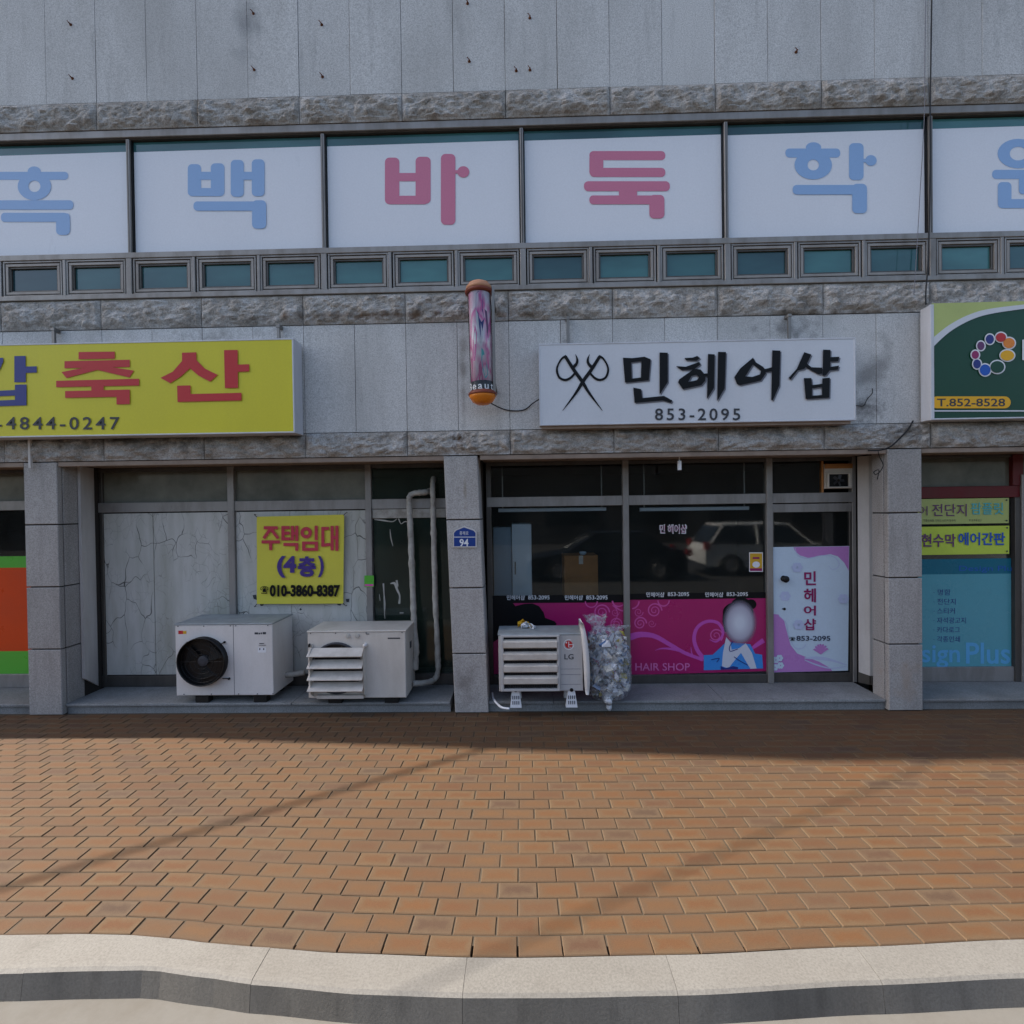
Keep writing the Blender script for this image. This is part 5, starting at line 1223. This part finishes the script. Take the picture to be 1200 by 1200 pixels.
pipe('cable', 'dark cable hanging down the facade over the blue letters on the far right', 'cable', [S(1092, -12, F - .04), S(1091, 60, F - .05), S(1090, 130, F - .09), S(1090, 200, F - .07), S(1088, 300, F - .08), S(1085, 340, F - .09), S(1085, 357, F - .09)], .007, 'black', 6)
pipe('cable', 'thin pale cord hanging slantwise left of the dark facade cable', 'cable', [S(1085, -12, F - .06), S(1084, 60, F - .08), S(1083, 140, F - .1), S(1078, 230, F - .1), S(1074, 300, F - .1), S(1071, 345, F - .1)], .0035, 'shadowprint', 5)
o = pipe('cable', 'tangled thin black wires hanging over the top of the right granite pillar', 'cable', [S(1029, 529, F - .03), S(1031, 536, F - .02), S(1035, 545, F - .015), S(1031, 553, F - .015), S(1026, 556, F - .015), S(1024, 553, F - .015), S(1030, 551, F - .015), S(1028, 562, F - .015)], .0045, 'black', 5)
pipe('cable', 'dark stub of wire on the cracked wall beside the white signboard', 'cable', [S(1003, 475, F - .012), S(1012, 475.5, F - .015), S(1016, 468, F - .012), S(1022, 461, F - .012), S(1022, 455, F - .012)], .004, 'black', 5)
m = MB(); mp = S(796, 537, F + .12); m.box(mp.x - .018, mp.x + .018, F + .1, F + .13, S(796, 551, F + .12).z, S(796, 540, F + .12).z, .004); m.tube([(mp.x, F + .12, S(796, 541, F + .12).z), (mp.x, F + .12, ZB3b - .032)], .006, 6)
o = obj('door_sensor', m, 'white', loc=(mp.x, F + .12, mp.z)); tag(o, 'small white sensor hanging from the soffit over the dark salon window', 'sensor')

# ------------------------------------------------------------------ clear rubbish bag
pb = G(716, 828, ZSL); zt_b = S(716, 734, pb.y + .2).z
bx, by, Hb = pb.x, pb.y + .2, zt_b - ZSL
bag = empty('rubbish_bag', (bx, by, ZSL), 'clear plastic rubbish bag full of crumpled waste standing beside the grey unit', 'bag')
bag.rotation_euler = (0, 0, 0)
prof = [(.02, 0), (.12, .012), (.19, .05), (.225, .16), (.235, .3), (.225, .42), (.235, .55), (.225, .68), (.2, .78), (.165, .86), (.11, .9), (.03, .93)]
nA = 40; vs = []; sc_ = Hb / .93
for i, (r_, h_) in enumerate(prof):
    for k in range(nA):
        a_ = 2 * math.pi * k / nA; d = 1 + .13 * noise.noise(Vector((math.cos(a_) * 2.2, math.sin(a_) * 2.2, h_ * 6))) + .05 * noise.noise(Vector((math.cos(a_) * 7, math.sin(a_) * 7, h_ * 16)))
        vs.append((r_ * d * math.cos(a_) + .02 * math.sin(h_ * 5), r_ * d * .8 * math.sin(a_), h_ * sc_))
fs = [(i * nA + k, i * nA + (k + 1) % nA, (i + 1) * nA + (k + 1) % nA, (i + 1) * nA + k) for i in range(len(prof) - 1) for k in range(nA)]
obj('plastic_film', MB().add(vs, fs), 'bag', bag, True, local=True)
m = MB(); rb = random.Random(3)
for i in range(420):
    h_ = rb.random() * .8 + .03; a_ = rb.random() * 6.283; j = [q for q in prof if q[1] <= h_][-1]; r_ = j[0] * .93 * (rb.random() ** .35)
    c_ = Vector((r_ * math.cos(a_), r_ * .8 * math.sin(a_), h_ * sc_)); s1_ = rb.uniform(.018, .06)
    u = Vector((rb.gauss(0, 1), rb.gauss(0, 1), rb.gauss(0, 1))).normalized(); v = u.cross(Vector((rb.gauss(0, 1), rb.gauss(0, 1), rb.gauss(0, 1)))).normalized(); w = u.cross(v)
    c_.z = max(c_.z, .03)
    A = [c_ + u * s1_ * rb.uniform(.7, 1.4), c_ + v * s1_ + w * s1_ * .4, c_ - u * s1_ * rb.uniform(.5, 1.2), c_ - v * s1_ * .9 - w * s1_ * .3, c_ + w * s1_ * .6]
    m.add(A, [(0, 1, 4), (1, 2, 4), (2, 3, 4), (3, 0, 4), (0, 3, 2, 1)])
o = obj('waste', m, 'waste', bag, local=True); tag(o, kind='stuff')
# two twisted ears of the tied top and the knot trailing over the sill edge
for (dx, hh, lean) in ((-.07, .17, -.05), (.08, .06, .04)):
    m = MB(); vs = []; nn = 14
    for i in range(7):
        t_ = i / 6; rr_ = .05 + .035 * t_ + .01 * math.sin(i * 2.1)
        for k in range(nn): a_ = 2 * math.pi * k / nn; ww = 1 + .25 * math.sin(k * 2.6 + i); vs.append((dx + lean * t_ + rr_ * ww * math.cos(a_) * (1 + .4 * t_), .02 + rr_ * ww * .45 * math.sin(a_), .86 * sc_ + hh * t_ * (1 + .12 * math.sin(k * 1.9))))
    m.add(vs, [(i * nn + k, i * nn + (k + 1) % nn, (i + 1) * nn + (k + 1) % nn, (i + 1) * nn + k) for i in range(6) for k in range(nn)])
    obj('bag_ear', m, 'bag', bag, True, local=True)
kn = S(714, 833, F + .0) - Vector((bx, by, ZSL))
m = MB().tube([(-.02, -.14, .05), (-.02, -.19, .04), (kn.x, kn.y + .04, .015), (kn.x, kn.y + .01, kn.z + .03), (kn.x + .005, kn.y + .005, kn.z)], [.05, .035, .022, .03, .012], 10)
obj('knot', m, 'white', bag, True, local=True)
# curved white lid leaning between the unit and the bag
m = MB(); n = 12; YLd = YR - .02
for i in range(n + 1):
    t_ = i / n; px = 560 + (668 + 32 * t_ + 10 * math.sin(t_ * 3.14)) / 5.4545; py = 680 + (282 + 450 * t_) / 5.4545; q_ = S(px, py, YLd - .02 * math.sin(t_ * 3.14)); w_ = .028 * (1 - .5 * abs(2 * t_ - 1) ** 4)
    m.v += [Vector((q_.x - w_, q_.y, q_.z)), Vector((q_.x + w_, q_.y - .008, q_.z)), Vector((q_.x + w_ * .6, q_.y + .26, q_.z)), Vector((q_.x - w_ * .8, q_.y + .26, q_.z))]
m.f = [(4 * i + k, 4 * i + (k + 1) % 4, 4 * i + 4 + (k + 1) % 4, 4 * i + 4 + k) for i in range(n) for k in range(4)] + [(0, 1, 2, 3), (4 * n + 3, 4 * n + 2, 4 * n + 1, 4 * n)]
ql = S(688, 815, YLd); o = obj('plastic_lid', m, 'ac_white', None, True, loc=tuple(ql)); tag(o, 'curved white plastic lid leaning between the grey unit and the rubbish bag', 'lid')
# crumpled snack wrapper on the grey unit
zl = S(633, 743, YR).z; wq = S(615, 731, YR + .24); m = MB(); rb = random.Random(5); vs = []
for k in range(7):
    for i in range(9): u, v = i / 8, k / 6; vs.append((wq.x - .075 + .15 * u, YR + .24 + .02 * rb.gauss(0, 1), zl + .007 + .085 * v * (1 - abs(u - .35) * 1.1) + abs(.006 * rb.gauss(0, 1))))
m.add(vs, [(k * 9 + i, k * 9 + i + 1, (k + 1) * 9 + i + 1, (k + 1) * 9 + i) for k in range(6) for i in range(8)])
wr = empty('snack_wrapper', (wq.x, YR + .24, zl + .004), 'crumpled yellow and white snack wrapper lying on top of the grey unit', 'wrapper')
obj('foil', m, 'gold', wr); m2 = MB().add([(v[0] + .035, v[1] - .03, v[2] * .0 + zl + .007 + (v[2] - zl - .007) * .8) for v in vs], m.f); obj('paper', m2, 'white', wr)

# ------------------------------------------------------------------ behind the salon glass
yc = W + .3
def inside(name, label, cat, pxa, pxb, pyt, Y, m, dep=.4):
    a, b = S(pxa, 650, Y).x, S(pxb, 650, Y).x; o = empty(name, ((a + b) / 2, Y, ZSL), label, cat); return o, a, b, S((pxa + pxb) / 2, pyt, Y).z
t, a, b, zt2 = inside('cabinet', 'tall pale blue cabinet standing behind the left salon window', 'cabinet', 600, 623, 614, yc, 'cabinet')
obj('cabinet_front', MB().box(a, b, yc, yc + .45, ZSL + .001, zt2, .006), 'cabinet', t); obj('cabinet_wing', MB().box(S(578, 650, yc).x, a - .004, yc + .05, yc + .45, ZSL + .001, zt2 - .04, .006), 'cabinet_side', t)
obj('handle', MB().box(a + .03, a + .045, yc - .02, yc, zt2 - .6, zt2 - .45), 'alum', t)
t, a, b, zt2 = inside('cardboard_box', 'brown cardboard box standing on a stand behind the left salon window', 'box', 661, 700.5, 651, W + .25, 'cardboard')
ybx = W + .25; zmid = S(680, 712, ybx).z
obj('box_body', MB().box(a, b, ybx, ybx + .35, zmid, zt2, .003), 'cardboard', t); obj('stand', MB().box(a - .03, b + .03, ybx - .02, ybx + .4, ZSL + .001, zmid - .001), 'room_wall', t); obj('tape', MB().box((a + b) / 2 - .025, (a + b) / 2 + .025, ybx - .002, ybx - .0005, zt2 - .1, zt2 - .001), 'slat', t)
q_ = S(683, 648, ybx + .1); m = MB().lathe((q_.x, ybx + .1, zt2 + .001), [(.03, 0), (.042, .02), (.04, .035), (.01, .04)], 12); o = obj('tissue_pack', m, 'lav', loc=(q_.x, ybx + .1, zt2)); tag(o, 'small pale tissue pack lying on top of the cardboard box', 'tissue pack')
for (x0_, x1_, y_, lb) in ((584, 710.5, 597.5, 'slim unlit tube light behind the left salon window'), (750, 878, 596.5, 'slim unlit tube light behind the middle salon window')):
    yt_ = W + .045; a, b = S(x0_, y_, yt_).x, S(x1_, y_, yt_).x; z_ = S((x0_ + x1_) / 2, y_, yt_).z
    t = empty('tube_light', ((a + b) / 2, yt_, z_), lb, 'lamp', 'tube lights in the salon windows'); obj('housing', MB().box(a, b, yt_, yt_ + .03, z_ - .018, z_ + .022, .003), 'sign_white', t)
    for x in (a + .05, b - .05): obj('end_cap', MB().box(x - .006, x + .006, yt_ + .005, yt_ + .02, z_ + .024, ZB3b - .035), 'alum', t)

# ------------------------------------------------------------------ across the road (cars seen mirrored in the shop glass, far building added)
def car(label, x0, L, Wd, H, y, prof_body, prof_cab, bodym, front=1, tail=True):
    t = empty('parked_car', (x0 + L / 2, y, ROAD), label, 'car')
    def lay(prof, wds, m, nm):
        mb = MB(); n = len(prof); vs = []
        for (wv, dz) in wds:
            for (u, z) in prof: vs.append(((u - .5) * L * front, wv * Wd / 2, z * H + dz))
        fs = [(i * n + k, i * n + (k + 1) % n, (i + 1) * n + (k + 1) % n, (i + 1) * n + k) for i in range(len(wds) - 1) for k in range(n)]
        fs += [tuple(range(n))[::-1], tuple((len(wds) - 1) * n + k for k in range(n))]
        return obj(nm, mb.add(vs, fs), m, t, local=True)
    lay(prof_body, [(-.94, 0), (-1, .0), (1, .0), (.94, 0)], bodym, 'body')
    # glasshouse tapering towards the roof
    mb = MB(); n = len(prof_cab); zb = min(z for _, z in prof_cab); vs = []
    for s_ in (-1, 1):
        for (u, z) in prof_cab: vs.append(((u - .5) * L * front, s_ * Wd / 2 * (.95 - .2 * (z - zb) / (1 - zb)), z * H))
    fs = [tuple(range(n)), tuple(range(n, 2 * n))[::-1]] + [(k, (k + 1) % n, n + (k + 1) % n, n + k) for k in range(n)]
    obj('windows', mb.add(vs, fs), 'far_pane', t, local=True)
    top = sorted([p for p in prof_cab if p[1] > .93]); r0, r1 = top[0][0], top[-1][0]
    obj('roof', MB().box(min((r0 - .51) * front, (r1 - .49) * front) * L, max((r0 - .51) * front, (r1 - .49) * front) * L, -Wd * .38, Wd * .38, H * .975, H * 1.01), bodym, t, local=True)
    cabx = sorted(prof_cab); 
    for s_ in (-1, 1):
        for (u0, z0_, u1, z1_) in ((cabx[0][0], zb, r0, 1.0), (cabx[-1][0], zb, r1, 1.0), ((r0 + r1) / 2, zb, (r0 + r1) / 2, 1.0)):
            w0, w1 = Wd / 2 * .955, Wd / 2 * .76
            obj('roof_pillar', MB().tube([((u0 - .5) * L * front, s_ * w0, z0_ * H), ((u1 - .5) * L * front, s_ * w1, z1_ * H * .985)], .028, 6), bodym, t, local=True)
    for u in (.18, .80):
        for s_ in (-1, 1):
            w_ = obj('wheel', MB().lathe(((u - .5) * L * front, s_ * (Wd / 2 - .09), .34), [(.2, .11 * s_), (.33, .11 * s_), (.345, .08 * s_), (.345, -.08 * s_), (.3, -.1 * s_)], 24, 'y'), 'rubber', t, local=True)
            obj('rim', MB().lathe(((u - .5) * L * front, s_ * (Wd / 2 - .085), .34), [(.2, .108 * s_), (.19, .118 * s_), (.05, .1 * s_), (.001, .112 * s_)], 20, 'y'), 'alum', w_, local=True)
    for s_ in (-1, 1):
        obj('tail_light', MB().box(-.5 * L * front - .012, -.5 * L * front + .14, s_ * Wd * .44 - .09, s_ * Wd * .44 + .12 * 0 + .09, H * .52, H * .66), 'tail_red', t, local=True)
        obj('headlight', MB().box(min(.47 * L * front, .502 * L * front), max(.47 * L * front, .502 * L * front), s_ * Wd * .38 - .12, s_ * Wd * .38 + .12, H * .42, H * .5), 'sign_white', t, local=True)
    obj('bumper', MB().box(-.505 * L, .505 * L, -Wd * .46, Wd * .46, H * .13, H * .24), 'darkgrey', t, local=True)
    return t
suv_b = [(.0, .2), (0, .5), (.02, .6), (.06, .64), (.68, .63), (.82, .6), (.97, .53), (1, .42), (1, .2), (.9, .17), (.86, .36), (.78, .4), (.71, .34), (.69, .15), (.28, .15), (.25, .36), (.18, .4), (.1, .34), (.08, .18)]
suv_c = [(.03, .62), (.1, .93), (.14, .985), (.5, 1.0), (.6, .95), (.74, .62)]
car('white sport utility car parked across the road, mirrored in the middle salon window', 5.65, 4.4, 1.8, 1.6, -5.2, suv_b, suv_c, 'car_white', 1)
sd_b = [(.0, .25), (0, .55), (.03, .64), (.2, .66), (.7, .62), (.95, .5), (1, .4), (1, .22), (.9, .18), (.86, .4), (.79, .44), (.72, .38), (.7, .16), (.28, .16), (.25, .4), (.18, .45), (.1, .38), (.08, .2)]
sd_c = [(.1, .64), (.24, .94), (.34, 1.0), (.5, 1.0), (.57, .95), (.74, .62)]
car('dark saloon car parked across the road, mirrored in the left salon window', .1, 4.7, 1.82, 1.42, -4.3, sd_b, sd_c, 'car_dark', -1)
fb = empty('added_far_building', (0, -20, -.25), 'low dark unseen building added across the road to shade the shop window reflections', 'building')  # added, unseen; height and tone set for reflections and sky light
obj('wall', MB().box(-60, 60, -28, -20, -.25, 4.8), 'far_wall', fb)
m0 = None
for k in range(16):
    for j in range(1):
        if m0 is None: o = obj('window', MB().box(-1.6, 1.6, 0, .05, 0, 1.7), 'far_pane', fb, local=True); m0 = o.data
        else: o = bpy.data.objects.new('window', m0); link(o, fb)
        o.location = (-37 + k * 5, 0.0, 1.2 + j * 2.6)
up = empty('utility_pole', (-24.3, -5.8, ROAD), 'concrete utility pole across the road carrying two cable bundles to the building', 'utility pole')
obj('shaft', MB().lathe((0, 0, 0), [(.19, 0), (.12, 9.6)], 16), 'concrete', up, True, local=True); obj('crossarm', MB().box(-.8, .8, -.05, .05, 8.9, 9.0), 'stain_metal', up, local=True)
for (dx_, ex, zc_) in ((-.2, -8.1, 8.3), (.2, -3.9, 8.3)):
    q0, q1 = Vector((-24.3 + dx_, -5.8, 8.85)), Vector((ex, F - .01, zc_)); pts = [q0.lerp(q1, i / 10) - Vector((0, 0, .5 * 4 * (i / 10) * (1 - i / 10))) for i in range(11)]
    o = obj('overhead_cable', MB().tube(pts, .025 if ex < -5 else .011, 6), 'black', loc=tuple(q1)); tag(o, 'black overhead cable bundle whose shadow crosses the pavers on the ' + ('left' if ex < -5 else 'right'), 'cable', 'overhead cables from the utility pole')
print('objects', len(bpy.data.objects))
